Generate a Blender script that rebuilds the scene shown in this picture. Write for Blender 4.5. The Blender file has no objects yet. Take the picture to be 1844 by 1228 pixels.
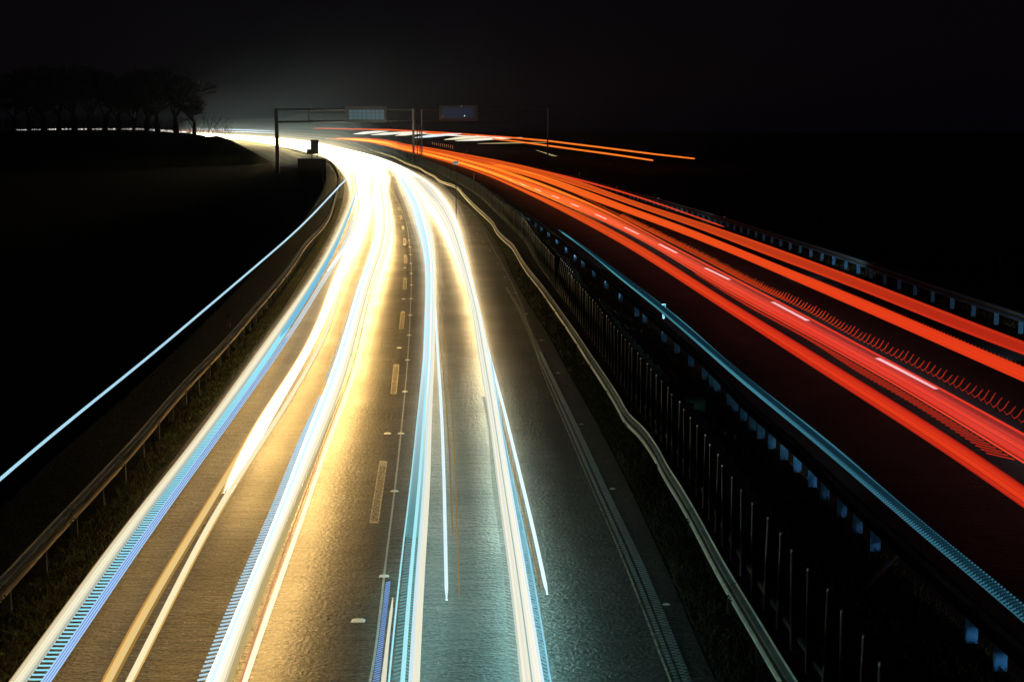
import bpy, bmesh, math, random
import numpy as np
from mathutils import Vector, Matrix
random.seed(7); rng = np.random.default_rng(7)
# ------------------------------------------------------------------ camera
F = 2561.0; CX, CY, YH, H = 922.0, 614.0, 236.0, 7.0
PITCH = math.atan((CY-YH)/F); SP, CP = math.sin(PITCH), math.cos(PITCH)
scene = bpy.context.scene
col = scene.collection
cam = bpy.data.cameras.new("camera"); cam.sensor_width = 36; cam.lens = F*36/1844
cam.clip_start = .1; cam.clip_end = 9000
camo = bpy.data.objects.new("camera", cam); col.objects.link(camo)
camo.location = (0, 0, H); camo.rotation_euler = (math.pi/2-PITCH, 0, 0)
scene.camera = camo
# ------------------------------------------------------------------ night sky
w = bpy.data.worlds.new("World"); scene.world = w; w.use_nodes = True
nt = w.node_tree; bg = nt.nodes['Background']
sky = nt.nodes.new('ShaderNodeTexSky'); sky.sky_type = 'NISHITA'; sky.sun_disc = False
sky.sun_elevation = math.radians(-4); sky.sun_rotation = math.radians(-8)
mix = nt.nodes.new('ShaderNodeMixRGB'); mix.inputs[0].default_value = .08
mix.inputs[1].default_value = (.016, .010, .034, 1)
nt.links.new(sky.outputs[0], mix.inputs[2]); nt.links.new(mix.outputs[0], bg.inputs[0])
bg.inputs[1].default_value = .055
scene.view_settings.view_transform = 'Standard'; scene.view_settings.look = 'None'
scene.view_settings.exposure = 0; scene.view_settings.gamma = 1
scene.cycles.transparent_max_bounces = 48
scene.cycles.max_bounces = 6; scene.cycles.volume_bounces = 1
scene.cycles.sample_clamp_indirect = 6
scene.cycles.volume_step_rate = 5
HAZE = 0.00007

# ------------------------------------------------------------------ geometry helpers
GY0, GS = 620.0, 0.0054
def gz(Y): return max(0.0, Y-GY0)*GS                     # the road climbs gently far away
def unproj(x, y, z=0.0):
    """point at height z above the road seen at photo pixel (x, y)"""
    a, b = (x-CX)/F, (y-CY)/F
    dx, dy, dz = a, CP-b*SP, -SP-b*CP
    k = dz/dy                                            # slope: height gained per metre of Y
    Y = (z-H)/k if k < -1e-6 else 1e9
    if Y > GY0 or Y < 0: Y = (H-z+GS*GY0)/(GS-k)
    return Vector((dx/dy*Y, Y, z+gz(Y)))
def at(x, y, Y):
    """point at distance Y seen at photo pixel (x, y)"""
    a, b = (x-CX)/F, (y-CY)/F
    t = Y/(CP-b*SP)
    return Vector((a*t, Y, H+(-SP-b*CP)*t))
def rowof(Y, z=0.0):
    zz = z+gz(Y)-H
    return CY-F*((zz*CP+Y*SP)/(Y*CP-zz*SP))
def pchip(pts):
    pts = sorted(pts); X = np.array([p[0] for p in pts], float); V = np.array([p[1] for p in pts], float)
    h = np.diff(X); d = np.diff(V)/h; m = np.zeros(len(X))
    if len(X) == 2: m[:] = d[0]
    else:
        for i in range(1, len(X)-1):
            m[i] = (d[i-1]*h[i]+d[i]*h[i-1])/(h[i-1]+h[i])
        m[0] = d[0]; m[-1] = d[-1]
    def f(x):
        if x <= X[0]: return V[0]+(x-X[0])*m[0]
        if x >= X[-1]: return V[-1]+(x-X[-1])*m[-1]
        i = int(np.searchsorted(X, x))-1; t = (x-X[i])/h[i]
        return ((1+2*t)*(1-t)**2*V[i]+t*(1-t)**2*h[i]*m[i]+t*t*(3-2*t)*V[i+1]+t*t*(t-1)*h[i]*m[i+1])
    return f
def loess(pts, bw=.16):
    """smooth the picks: local quadratic fit in y, bandwidth growing with the distance below the horizon"""
    f = pchip(pts); ys = np.unique(np.concatenate([YH+2+np.geomspace(1.5, 1500, 190)])); lo, hi = min(p[0] for p in pts), max(p[0] for p in pts)
    ys = ys[(ys > lo-12) & (ys < hi+220)]
    if len(ys) < 6: return f
    xs = np.array([f(v) for v in ys]); out = []
    for y in ys:
        h = max(5.0, bw*(y-YH)); h = min(h, max(2.0, (y-lo)+2.0)) if y < lo+6 else h
        u = (ys-y)/h; wt = np.exp(-.5*u*u)*np.gradient(ys); A = np.stack([np.ones_like(u), u, u*u], 1)
        M = (A*wt[:, None]).T@A+np.eye(3)*1e-9; out.append(np.linalg.solve(M, (A*wt[:, None]).T@xs)[0])
    return pchip(list(zip(ys.tolist(), out)))
def curve(pts, z=0.0, smooth=False):
    """photo picks (x, y) -> function X(Y) of a line at height z"""
    f = loess([(y, x) for x, y in pts], .16 if smooth is True else smooth) if smooth and len(pts) > 3 else pchip([(y, x) for x, y in pts])
    def g(Y):
        return unproj(f(rowof(Y, z)), rowof(Y, z), z).x
    g.row = f
    return g
def ysamp(y0, y1, n):
    return [y0*(y1/y0)**(i/(n-1)) for i in range(n)]

class MB:
    def __init__(s): s.v = []; s.f = []; s.m = []; s.c = []; s.b = []
    def add(s, vs, fs, m=0, c=None, b=None):
        o = len(s.v); s.v += [tuple(v) for v in vs]; s.f += [tuple(i+o for i in f) for f in fs]
        s.m += [m]*len(fs) if isinstance(m, int) else list(m)
        if c is not None: s.c += list(c); s.b += list(b if b is not None else c)
    def box(s, c, size, rz=0, m=0):
        x, y, z = [q/2 for q in size]; cs, sn = math.cos(rz), math.sin(rz)
        vs = []
        for dz in (-z, z):
            for dx, dy in ((-x, -y), (x, -y), (x, y), (-x, y)):
                vs.append((c[0]+dx*cs-dy*sn, c[1]+dx*sn+dy*cs, c[2]+dz))
        s.add(vs, [(3, 2, 1, 0), (4, 5, 6, 7), (0, 1, 5, 4), (1, 2, 6, 5), (2, 3, 7, 6), (3, 0, 4, 7)], m)
    def bar(s, a, b, r, n=6, r2=None, m=0, c=None):
        a, b = Vector(a), Vector(b); d = (b-a)
        if d.length < 1e-6: return
        q = d.to_track_quat('Z', 'Y'); r2 = r if r2 is None else r2
        vs = []
        for p, rr in ((a, r), (b, r2)):
            for i in range(n):
                t = 2*math.pi*i/n; vs.append(p+q@Vector((rr*math.cos(t), rr*math.sin(t), 0)))
        fs = [(i, (i+1) % n, n+(i+1) % n, n+i) for i in range(n)]
        fs += [tuple(range(n))[::-1], tuple(range(n, 2*n))]
        s.add(vs, fs, m, None if c is None else [c]*len(vs))
    def sweep(s, rings, m=0, c=None, b=None, close=True, caps=True):
        n = len(rings[0]); vs = [p for r in rings for p in r]; fs = []; ms = []
        for k in range(len(rings)-1):
            for i in range(n if close else n-1):
                j = (i+1) % n; fs.append((k*n+i, k*n+j, (k+1)*n+j, (k+1)*n+i))
                ms.append(m if isinstance(m, int) else m[i])
        if close and caps:
            fs.append(tuple(range(n))[::-1]); fs.append(tuple(range((len(rings)-1)*n, len(rings)*n)))
            ms += [m if isinstance(m, int) else 0]*2
        s.add(vs, fs, ms, c, b)
    def build(s, name, mats, parent=None, smooth=False):
        me = bpy.data.meshes.new(name); me.from_pydata(s.v, [], s.f); 
        for mt in (mats if isinstance(mats, (list, tuple)) else [mats]): me.materials.append(mt)
        me.polygons.foreach_set('material_index', s.m)
        if smooth: me.polygons.foreach_set('use_smooth', [True]*len(s.f))
        if s.c:
            for nm, dat in (('col', s.c), ('beam', s.b)):
                at_ = me.attributes.new(nm, 'FLOAT_VECTOR', 'POINT')
                at_.data.foreach_set('vector', np.array(dat, np.float32).ravel())
        me.update(); o = bpy.data.objects.new(name, me); col.objects.link(o)
        if parent: o.parent = parent
        return o
def tag(o, label=None, cat=None, group=None, kind=None):
    for k, v in (('label', label), ('category', cat), ('group', group), ('kind', kind)):
        if v: o[k] = v
    return o
def empty(name, loc, rz=0):
    o = bpy.data.objects.new(name, None); col.objects.link(o); o.location = loc; o.rotation_euler.z = rz
    o.empty_display_size = .2
    return o
def copy_tree(o, parent=None):
    c = o.copy(); col.objects.link(c)
    if parent: c.parent = parent
    for ch in list(o.children): copy_tree(ch, c)
    return c
def local(mb, org):
    ox, oy, oz = org; mb.v = [(x-ox, y-oy, z-oz) for x, y, z in mb.v]; return mb

# ------------------------------------------------------------------ materials
def mat(name, base, rough=.6, metal=0, spec=.5, emis=None, es=0, noise=None, bump=None):
    m = bpy.data.materials.new(name); m.use_nodes = True; n = m.node_tree; p = n.nodes['Principled BSDF']
    p.inputs['Base Color'].default_value = (*base, 1); p.inputs['Roughness'].default_value = rough
    p.inputs['Metallic'].default_value = metal; p.inputs['Specular IOR Level'].default_value = spec
    if emis: p.inputs['Emission Color'].default_value = (*emis, 1); p.inputs['Emission Strength'].default_value = es
    if noise:                                            # (scale, dark factor)
        tc = n.nodes.new('ShaderNodeTexCoord'); t = n.nodes.new('ShaderNodeTexNoise'); t.inputs['Scale'].default_value = noise[0]
        t.inputs['Detail'].default_value = 6
        r = n.nodes.new('ShaderNodeValToRGB'); r.color_ramp.elements[0].position = .35; r.color_ramp.elements[1].position = .68
        r.color_ramp.elements[0].color = (*[c*noise[1] for c in base], 1); r.color_ramp.elements[1].color = (*base, 1)
        n.links.new(tc.outputs['Object'], t.inputs['Vector']); n.links.new(t.outputs['Fac'], r.inputs[0]); n.links.new(r.outputs[0], p.inputs['Base Color'])
    if bump:
        tc = n.nodes.new('ShaderNodeTexCoord'); t = n.nodes.new('ShaderNodeTexNoise'); t.inputs['Scale'].default_value = bump[0]
        t.inputs['Detail'].default_value = 5
        b = n.nodes.new('ShaderNodeBump'); b.inputs['Strength'].default_value = bump[1]; b.inputs['Distance'].default_value = bump[2]
        n.links.new(tc.outputs['Object'], t.inputs['Vector']); n.links.new(t.outputs['Fac'], b.inputs['Height']); n.links.new(b.outputs[0], p.inputs['Normal'])
    return m
def asphalt(name, base, rough, coarse=.055):
    m = bpy.data.materials.new(name); m.use_nodes = True; n = m.node_tree; p = n.nodes['Principled BSDF']; L = n.links.new
    tc = n.nodes.new('ShaderNodeTexCoord')
    mp = n.nodes.new('ShaderNodeMapping'); mp.inputs['Scale'].default_value = (1.3, 4.6, 1)       # paver ripples across the lane
    L(tc.outputs['Object'], mp.inputs[0])
    a = n.nodes.new('ShaderNodeTexNoise'); a.inputs['Scale'].default_value = 1.3; a.inputs['Detail'].default_value = 5; a.inputs['Roughness'].default_value = .6
    L(mp.outputs[0], a.inputs['Vector'])
    g = n.nodes.new('ShaderNodeTexNoise'); g.inputs['Scale'].default_value = 15; g.inputs['Detail'].default_value = 3; L(tc.outputs['Object'], g.inputs['Vector'])
    big = n.nodes.new('ShaderNodeTexNoise'); big.inputs['Scale'].default_value = .35; big.inputs['Detail'].default_value = 4; L(tc.outputs['Object'], big.inputs['Vector'])
    r = n.nodes.new('ShaderNodeValToRGB'); r.color_ramp.elements[0].position = .36; r.color_ramp.elements[1].position = .66
    r.color_ramp.elements[0].color = (*[c*.2 for c in base], 1); r.color_ramp.elements[1].color = (*[c*2.1 for c in base], 1)
    mx = n.nodes.new('ShaderNodeMath'); mx.operation = 'MULTIPLY_ADD'; mx.inputs[1].default_value = .42
    m2 = n.nodes.new('ShaderNodeMath'); m2.operation = 'MULTIPLY'; m2.inputs[1].default_value = .58
    L(g.outputs['Fac'], m2.inputs[0]); L(a.outputs['Fac'], mx.inputs[0]); L(m2.outputs[0], mx.inputs[2]); L(mx.outputs[0], r.inputs[0])
    L(r.outputs[0], p.inputs['Base Color'])
    # tiny glinting stones
    vo = n.nodes.new('ShaderNodeTexVoronoi'); vo.inputs['Scale'].default_value = 9; L(tc.outputs['Object'], vo.inputs['Vector'])
    rr = n.nodes.new('ShaderNodeMapRange'); rr.inputs[1].default_value = .0; rr.inputs[2].default_value = .12; rr.inputs[3].default_value = .10; rr.inputs[4].default_value = rough
    L(vo.outputs['Distance'], rr.inputs[0])
    rb = n.nodes.new('ShaderNodeMapRange'); rb.inputs[1].default_value = .3; rb.inputs[2].default_value = .7; rb.inputs[3].default_value = -.08; rb.inputs[4].default_value = .08
    L(big.outputs['Fac'], rb.inputs[0])
    ad = n.nodes.new('ShaderNodeMath'); ad.operation = 'ADD'; L(rr.outputs[0], ad.inputs[0]); L(rb.outputs[0], ad.inputs[1]); L(ad.outputs[0], p.inputs['Roughness'])
    cm = n.nodes.new('ShaderNodeMapping'); cm.inputs['Scale'].default_value = (.22, 3.2, 1); L(tc.outputs['Object'], cm.inputs[0])
    cn = n.nodes.new('ShaderNodeTexNoise'); cn.inputs['Scale'].default_value = 1.0; cn.inputs['Detail'].default_value = 7; cn.inputs['Roughness'].default_value = .62; L(cm.outputs[0], cn.inputs['Vector'])
    cs = n.nodes.new('ShaderNodeMath'); cs.operation = 'SUBTRACT'; cs.inputs[1].default_value = .5; L(cn.outputs['Fac'], cs.inputs[0])
    ca = n.nodes.new('ShaderNodeMath'); ca.operation = 'ABSOLUTE'; L(cs.outputs[0], ca.inputs[0])
    cr = n.nodes.new('ShaderNodeMapRange'); cr.inputs[1].default_value = .0; cr.inputs[2].default_value = .006; cr.inputs[3].default_value = .25; cr.inputs[4].default_value = 1; L(ca.outputs[0], cr.inputs[0])
    sp = n.nodes.new('ShaderNodeTexVoronoi'); sp.inputs['Scale'].default_value = 16; sp.inputs['Randomness'].default_value = 1; L(tc.outputs['Object'], sp.inputs['Vector'])
    sr = n.nodes.new('ShaderNodeMapRange'); sr.inputs[1].default_value = .10; sr.inputs[2].default_value = .16; sr.inputs[3].default_value = 5.0; sr.inputs[4].default_value = 1; L(sp.outputs['Distance'], sr.inputs[0])
    wm = n.nodes.new('ShaderNodeMapping'); wm.inputs['Scale'].default_value = (1.1, .05, 1); L(tc.outputs['Object'], wm.inputs[0])
    wn = n.nodes.new('ShaderNodeTexNoise'); wn.inputs['Scale'].default_value = 1.0; wn.inputs['Detail'].default_value = 4; L(wm.outputs[0], wn.inputs['Vector'])
    wr = n.nodes.new('ShaderNodeMapRange'); wr.inputs[1].default_value = .35; wr.inputs[2].default_value = .65; wr.inputs[3].default_value = .65; wr.inputs[4].default_value = 1.25; L(wn.outputs['Fac'], wr.inputs[0])
    wmul = n.nodes.new('ShaderNodeMath'); wmul.operation = 'MULTIPLY'; L(cr.outputs[0], wmul.inputs[0]); L(wr.outputs[0], wmul.inputs[1]); cr = wmul
    vm = n.nodes.new('ShaderNodeVectorMath'); vm.operation = 'SCALE'; L(r.outputs[0], vm.inputs[0]); L(cr.outputs[0], vm.inputs['Scale'])
    v2 = n.nodes.new('ShaderNodeVectorMath'); v2.operation = 'SCALE'; L(vm.outputs[0], v2.inputs[0]); L(sr.outputs[0], v2.inputs['Scale']); L(v2.outputs[0], p.inputs['Base Color'])
    b1 = n.nodes.new('ShaderNodeBump'); b1.inputs['Strength'].default_value = .9; b1.inputs['Distance'].default_value = coarse; L(a.outputs['Fac'], b1.inputs['Height'])
    b2 = n.nodes.new('ShaderNodeBump'); b2.inputs['Strength'].default_value = 1; b2.inputs['Distance'].default_value = .035; L(g.outputs['Fac'], b2.inputs['Height']); L(b1.outputs[0], b2.inputs['Normal'])
    L(b2.outputs[0], p.inputs['Normal']); p.inputs['Specular IOR Level'].default_value = .6
    return m
def glow(name, attr, additive=False, gain=1.0):
    m = bpy.data.materials.new(name); m.use_nodes = True; n = m.node_tree; n.nodes.clear()
    o = n.nodes.new('ShaderNodeOutputMaterial'); e = n.nodes.new('ShaderNodeEmission'); a = n.nodes.new('ShaderNodeAttribute'); a.attribute_name = attr
    e.inputs['Strength'].default_value = gain; n.links.new(a.outputs['Vector'], e.inputs['Color'])
    if additive:
        t = n.nodes.new('ShaderNodeBsdfTransparent'); s = n.nodes.new('ShaderNodeAddShader')
        n.links.new(e.outputs[0], s.inputs[0]); n.links.new(t.outputs[0], s.inputs[1]); n.links.new(s.outputs[0], o.inputs['Surface'])
    else: n.links.new(e.outputs[0], o.inputs['Surface'])
    return m
ASPH = asphalt('worn_asphalt', (.060, .056, .050), .50)
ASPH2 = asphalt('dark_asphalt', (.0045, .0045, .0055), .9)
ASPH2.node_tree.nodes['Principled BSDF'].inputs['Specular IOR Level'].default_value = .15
SOIL = mat('verge_soil', (.030, .030, .018), .95, noise=(3, .4), bump=(12, .8, .05), spec=.1)
FIELD = mat('field_soil', (.022, .024, .014), 1, noise=(.2, .6), spec=.05)
GRASS = mat('verge_grass', (.06, .062, .026), .8, noise=(2, .5), spec=.2)
STEEL = mat('galvanised_steel', (.86, .82, .68), .5, metal=.0, noise=(6, .75))
DSTEEL = mat('dull_dark_steel', (.028, .03, .032), .6, metal=.2)
GSTEEL = mat('lit_gantry_steel', (.10, .095, .09), .6)  # paler copy of the gantry steel for posts that catch light
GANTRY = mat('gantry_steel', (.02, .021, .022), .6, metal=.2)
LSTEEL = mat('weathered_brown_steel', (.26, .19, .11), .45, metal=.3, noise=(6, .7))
DIRT_SHADE = mat('dirt_and_shade_valley', (.07, .06, .04), .7)  # dirt and shade of the beam valley put into one dark colour
MIDSTEEL = mat('half_lit_steel_face', (.45, .46, .38), .5, noise=(5, .7))  # duller steel copy for rail faces that catch less light
POSTM = mat('dull_post_steel', (.018, .018, .016), .8)
BSTEEL = mat('blue_lit_steel', (.05, .20, .34), .5, metal=.1, noise=(5, .6))  # blue cast of the light put into the steel colour
BPOST = mat('blue_lit_post', (.05, .42, .95), .5, noise=(7, .7))  # blue of the light on the posts put into their colour
BLADE = mat('dark_green_plastic', (.006, .007, .006), .95, spec=.02)
BLADE2 = mat('grey_green_plastic', (.035, .038, .028), .5, noise=(4, .5))
LINE = mat('road_paint', (.55, .54, .50), .6, noise=(20, .6))
OLDLINE = mat('ground_off_paint', (.80, .72, .55), .7, noise=(11, .3), bump=(18, 1, .02))
PATCHY = mat('patchy_old_paint', (.50, .44, .32), .7, noise=(16, .12), bump=(22, 1, .03))
RIBS = mat('ribbed_line_paint', (.34, .36, .36), .5, noise=(30, .7))
CYANRIB = mat('ribbed_line_cyan', (.20, .62, .78), .5, noise=(30, .7))
WHITE = mat('white_plastic', (.8, .8, .78), .4)
BLACKP = mat('black_plastic', (.02, .02, .02), .5)
BARK = mat('bare_bark', (.020, .015, .017), 1, spec=.05)
SIGNB = mat('sign_back', (.022, .015, .012), .8, noise=(2, .8))
CONC = mat('concrete', (.05, .16, .18), .9, noise=(4, .6))
GLW = glow('trail_light', 'col'); BEAM = glow('trail_beam', 'beam'); ADDG = glow('trail_light_thin', 'col', True); ADDN = glow('trail_soft_glow', 'col', True); ADDN.cycles.emission_sampling = 'NONE'; ADDG.cycles.emission_sampling = 'NONE'

# ------------------------------------------------------------------ ground
# edges of the paved carriageways, as picks on the photo (ground level)
L_LEFT = curve([(-60, 1330), (30, 1228), (190, 1000), (332, 800), (426, 680), (506, 562), (545, 500), (584, 440), (604, 400), (617, 360), (620, 335), (612, 308), (594, 289), (565, 273), (520, 264), (440, 252), (330, 243)])
L_RIGHT = curve([(1345, 1330), (1290, 1228), (1190, 1000), (1095, 800), (1040, 700), (985, 600), (925, 500), (903, 450), (868, 400), (840, 370), (812, 350), (778, 325), (745, 305), (712, 290), (680, 277), (640, 265), (560, 252), (400, 244)])
R_LEFT = curve([(1950, 1240), (1844, 1150), (1648, 985), (1474, 830), (1335, 710), (1200, 590), (1100, 505), (1010, 430), (930, 372), (870, 332), (800, 299), (740, 279), (690, 267), (630, 256), (540, 248), (390, 242)])
R_RIGHT = curve([(2000, 650), (1844, 598), (1638, 528), (1500, 479), (1350, 429), (1240, 394), (1110, 350), (1000, 322), (900, 301), (820, 284), (760, 273), (700, 263), (640, 254), (560, 247), (400, 241.3)])
def sheet(name, fl, fr, y0, y1, n, z, m, kind='structure'):
    mb = MB(); k = 7; rows = []
    for Y in ysamp(y0, y1, n):
        a, b = fl(Y), fr(Y)
        rows.append([(a+(b-a)*i/(k-1), Y, z+gz(Y)) for i in range(k)])
    mb.sweep(rows, close=False)
    return tag(mb.build(name, m, smooth=True), kind=kind)
mb = MB(); rows = []
for Y in [-60, 0, 12]+ysamp(16, 6000, 90):
    xl = L_LEFT(min(max(Y, 8), 1500)) if Y > 8 else -9
    r = []
    for dx, dz in ((-5000, -3.5), (-60, -3.5), (-20, -3.0), (-10, -2.6), (-4.2, -.25), (-2.6, -.06), (0, -.012)):
        r.append((xl+dx, Y, gz(min(Y, 1600))+dz))
    xr = R_RIGHT(min(max(Y, 30), 1500)) if Y > 20 else 14
    for dx, dz in ((0, -.012), (3.5, -.03), (9, -1.6), (14, -2.2), (60, -2.2), (5000, -2.2)):
        r.append((max(xr, xl+.5)+dx, Y, gz(min(Y, 1600))+dz))
    rows.append(r)
mb.sweep(rows, close=False)
tag(mb.build('ground', FIELD, smooth=True), kind='structure')
sheet('left_verge', lambda Y: L_LEFT(Y)-2.6, L_LEFT, 9, 600, 90, -.006, SOIL)
sheet('median_strip', L_RIGHT, R_LEFT, 9, 600, 90, -.004, SOIL)
sheet('right_verge', R_RIGHT, lambda Y: R_RIGHT(Y)+3.2, 9, 600, 90, -.008, SOIL)
sheet('left_carriageway', L_LEFT, L_RIGHT, 6, 1400, 150, .0, ASPH)
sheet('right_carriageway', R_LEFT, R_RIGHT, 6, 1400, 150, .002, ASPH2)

# ------------------------------------------------------------------ light trails
WARM = (1.0, .90, .62); CREAM = (.98, .95, .74); GOLD = (1.0, .60, .16); BLUE = (.16, .42, .95); CYAN = (.42, .86, .96); ICE = (.70, .90, 1.0); GOLDD = (.55, .30, .07)
RED = (.80, .045, .010); RED2 = (.62, .028, .010); ORG = (.98, .14, .014); PINK = (.90, .16, .13)
def lerp(a, b, t): t = min(1, max(0, t)); return tuple(p+(q-p)*t for p, q in zip(a, b))
def mul(c, k): return tuple(v*k for v in c)
def strand(mb, f, rf, z, y0, y1, cf, bf, n=90, flat=.6, beam=True, bfaces=(4, 5, 6)):
    """one closed glowing tube along X=f(Y); rf radius, cf colour, bf downward beam colour"""
    rings = []; C = []; B = []
    k = 8
    for Y in ysamp(y0, y1, n):
        X = f(Y); r = rf(Y); c = cf(Y); b = bf(Y); q = min(Y-y0, y1-Y); e = .35+.65*min(1, max(0, q)/.5)**.5
        rr = []
        for i in range(k):
            t = 2*math.pi*(i+.5)/k
            rr.append((X+r*e*math.cos(t), Y, z+gz(Y)+e*min(r*flat, .035+.0006*Y)*math.sin(t))); C.append(c); B.append(b)
        rings.append(rr)
    # ring order runs counter-clockwise in XZ seen from -Y: faces 4..6 look down
    ms = [0]*k
    if beam:
        for i in bfaces: ms[i] = 1
    mb.sweep(rings, m=ms, c=C, b=B)
def far_boost(Y): return 1+6.5*max(0, min(1, (Y-190)/260))
def trail(label, left, right, strands, z=.65, y0=10, y1=1300, beam=None, group='headlight trails', root=None, cat='light trail', n=90, boost=True, additive=False, names='light_strand', bfaces=(4, 5, 6)):
    """left/right: picks of the trail's two edges; strands: (t, width fraction, colour, gain)"""
    fl = curve(left, z, True); fr = curve(right, z, True)
    mid = fl(max(y0, 20))
    if root is None:
        root = empty('light_trail', (fl(max(y0, 16)), max(y0, 16), z)); tag(root, label, cat, group)
    ox, oy, oz = root.location
    if beam is not None and boost:
        for wf, g in ((1.3, .10), (1.7, .06), (2.3, .035)):  # added emissive halo tubes imitate bloom around the trails
            mb = MB(); strand(mb, lambda Y: (fl(Y)+fr(Y))/2, lambda Y: abs(fr(Y)-fl(Y))*wf/2+.02*wf, z, y0, y1, lambda Y: mul(lerp(WARM, GOLD, .35), g*max(.0, min(1.6, (Y-22)/70))), lambda Y: (0, 0, 0), n=n, flat=.5+.1*wf, beam=False)
            local(mb, (ox, oy, oz)).build('soft_glow', [ADDN], root)
    for j, (t, wf, c, g) in enumerate(strands):
        mb = MB()
        f = lambda Y, t=t: fl(Y)+(fr(Y)-fl(Y))*t
        def rf(Y, wf=wf): return max(.012, abs(fr(Y)-fl(Y))*wf/2)
        def cf(Y, c=c, g=g):
            cc = c(Y) if callable(c) else c
            return mul(cc, g*(far_boost(Y) if boost else 1))
        def bf(Y):
            if beam is None: return cf(Y)
            return mul(beam(Y), 1.0)
        strand(mb, f, rf, z+(j % 3)*.004-(.03 if wf >= .8 and len(strands) > 2 else 0), y0, y1, cf, bf, n=n, flat=.12 if wf >= .8 and len(strands) > 2 else .6, beam=beam is not None, bfaces=bfaces)
        local(mb, (ox, oy, oz)).build(names, [ADDG if additive else GLW, BEAM], root)
    return root, fl, fr
def ladder(root, fl, fr, y0, y1, step, c, g, z=.65, th=.028, tilt=0, rise=0, name='flicker_pattern', grow=0):
    mb = MB(); Y = y0
    while Y < y1:
        a, b = fl(Y), fr(Y); r = th*(1+grow*(Y-y0)/(y1-y0))
        mb.bar((a, Y, z-rise), (b, Y+tilt, z+rise), r/2, n=4, c=mul(c, g)); Y += step
    ox, oy, oz = root.location
    o = local(mb, (ox, oy, oz)).build(name, [GLW, BEAM], root); tag(o, kind='stuff')
# beams thrown down on the road: warm on the left lane, cooler close to the camera on the right lane
BK = 1.25
def beamL(k):
    return lambda Y: mul(lerp((1.0, .62, .20), (1.0, .72, .34), (Y-40)/120), BK*k*(.85+.3*min(1, max(0, (Y-14)/22)))*(1+1.5*min(1, max(0, (Y-60)/150))))
def beamR(k):
    return lambda Y: mul(lerp((.32, .76, .76), (1.0, .72, .34), (Y-18)/30), BK*k*1.0*(1+1.5*min(1, max(0, (Y-60)/150))))
FARL = [(628, 322), (622, 312), (606, 295), (588, 281), (556, 272), (520, 265), (480, 258), (430, 251), (380, 245.5), (335, 240.5)]
def far_edge(a):   # far bend shared by the left carriageway bundle, offset a = 0 (outer edge) .. 1 (inner edge)
    up = [(770, 327), (740, 309), (706, 293), (668, 280), (622, 269), (574, 259), (529, 251.6), (480, 248), (430, 244.5), (335, 238.8)]
    lo = [(634, 340), (626, 319), (608, 298), (588, 284), (552, 274), (529, 269), (500, 263), (470, 257.5), (430, 252), (335, 241)]
    return [(x0+(x1-x0)*a, y0+(y1-y0)*a) for (x0, y0), (x1, y1) in zip(lo, up)]

# 1 wide trail on the outer edge: cream band, blue rungs, three blue lines
A1 = [(16, 1228), (112, 1100), (174, 1009), (343, 800), (415, 700), (487, 600), (560, 500), (594, 440), (613, 400), (632, 352)]+far_edge(.02)[1:]
B1 = [(46, 1228), (140, 1100), (203, 1009), (359, 800), (434, 700), (504, 600), (568, 500), (603, 440), (621, 400), (638, 352)]+far_edge(.14)[1:]
C1 = [(72, 1228), (160, 1100), (222, 1009), (373, 800), (446, 700), (515, 600), (577, 500), (609, 440), (625, 400), (641, 352)]+far_edge(.16)[1:]
D1 = [(73, 1228), (161, 1100), (223, 1009), (374, 800), (447, 700), (519, 600), (581, 500), (618, 440), (632, 400), (645, 352)]+far_edge(.17)[1:]
E1 = [(91, 1228), (178, 1100), (238, 1009), (387, 800), (458, 700), (528, 600), (589, 500), (627, 440), (640, 400), (650, 352)]+far_edge(.22)[1:]
r1, a1, b1 = trail('cream headlight trail with blue rungs and blue lines along the left verge', A1, B1,
    [(.03, .07, (1, .70, .36), .5), (.12, .10, (1, .86, .55), .72), (.24, .12, (.9, .82, .56), .80), (.36, .12, WARM, 1.0), (.48, .12, CREAM, .85), (.60, .12, WARM, .98), (.72, .12, CREAM, .80), (.84, .14, (.86, .86, .66), .78), (.95, .12, (.7, .78, .70), .6), (.5, .92, (1, .9, .64), .62)], beam=beamL(5), z=.66)
c1 = curve(C1, .66); d1 = curve(D1, .66); e1 = curve(E1, .66)
ladder(r1, b1, c1, 11, 46, .145, (.30, .80, 1.0), 1.0, z=.64, th=.024)
trail('', B1, C1, [(.5, 1.0, (.20, .62, .90), .8)], z=.63, y0=44, root=r1)
for t in (.08, .36, .64, .92):
    trail('', D1, E1, [(t, .15, lambda Y: lerp((.40, .62, 1.0), ICE, (Y-20)/40), 1.0)], z=.66, root=r1, names='blue_line')
trail('', D1, E1, [(.5, .95, (.04, .12, .40), .7)], z=.62, root=r1, y0=10, y1=44)
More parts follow.
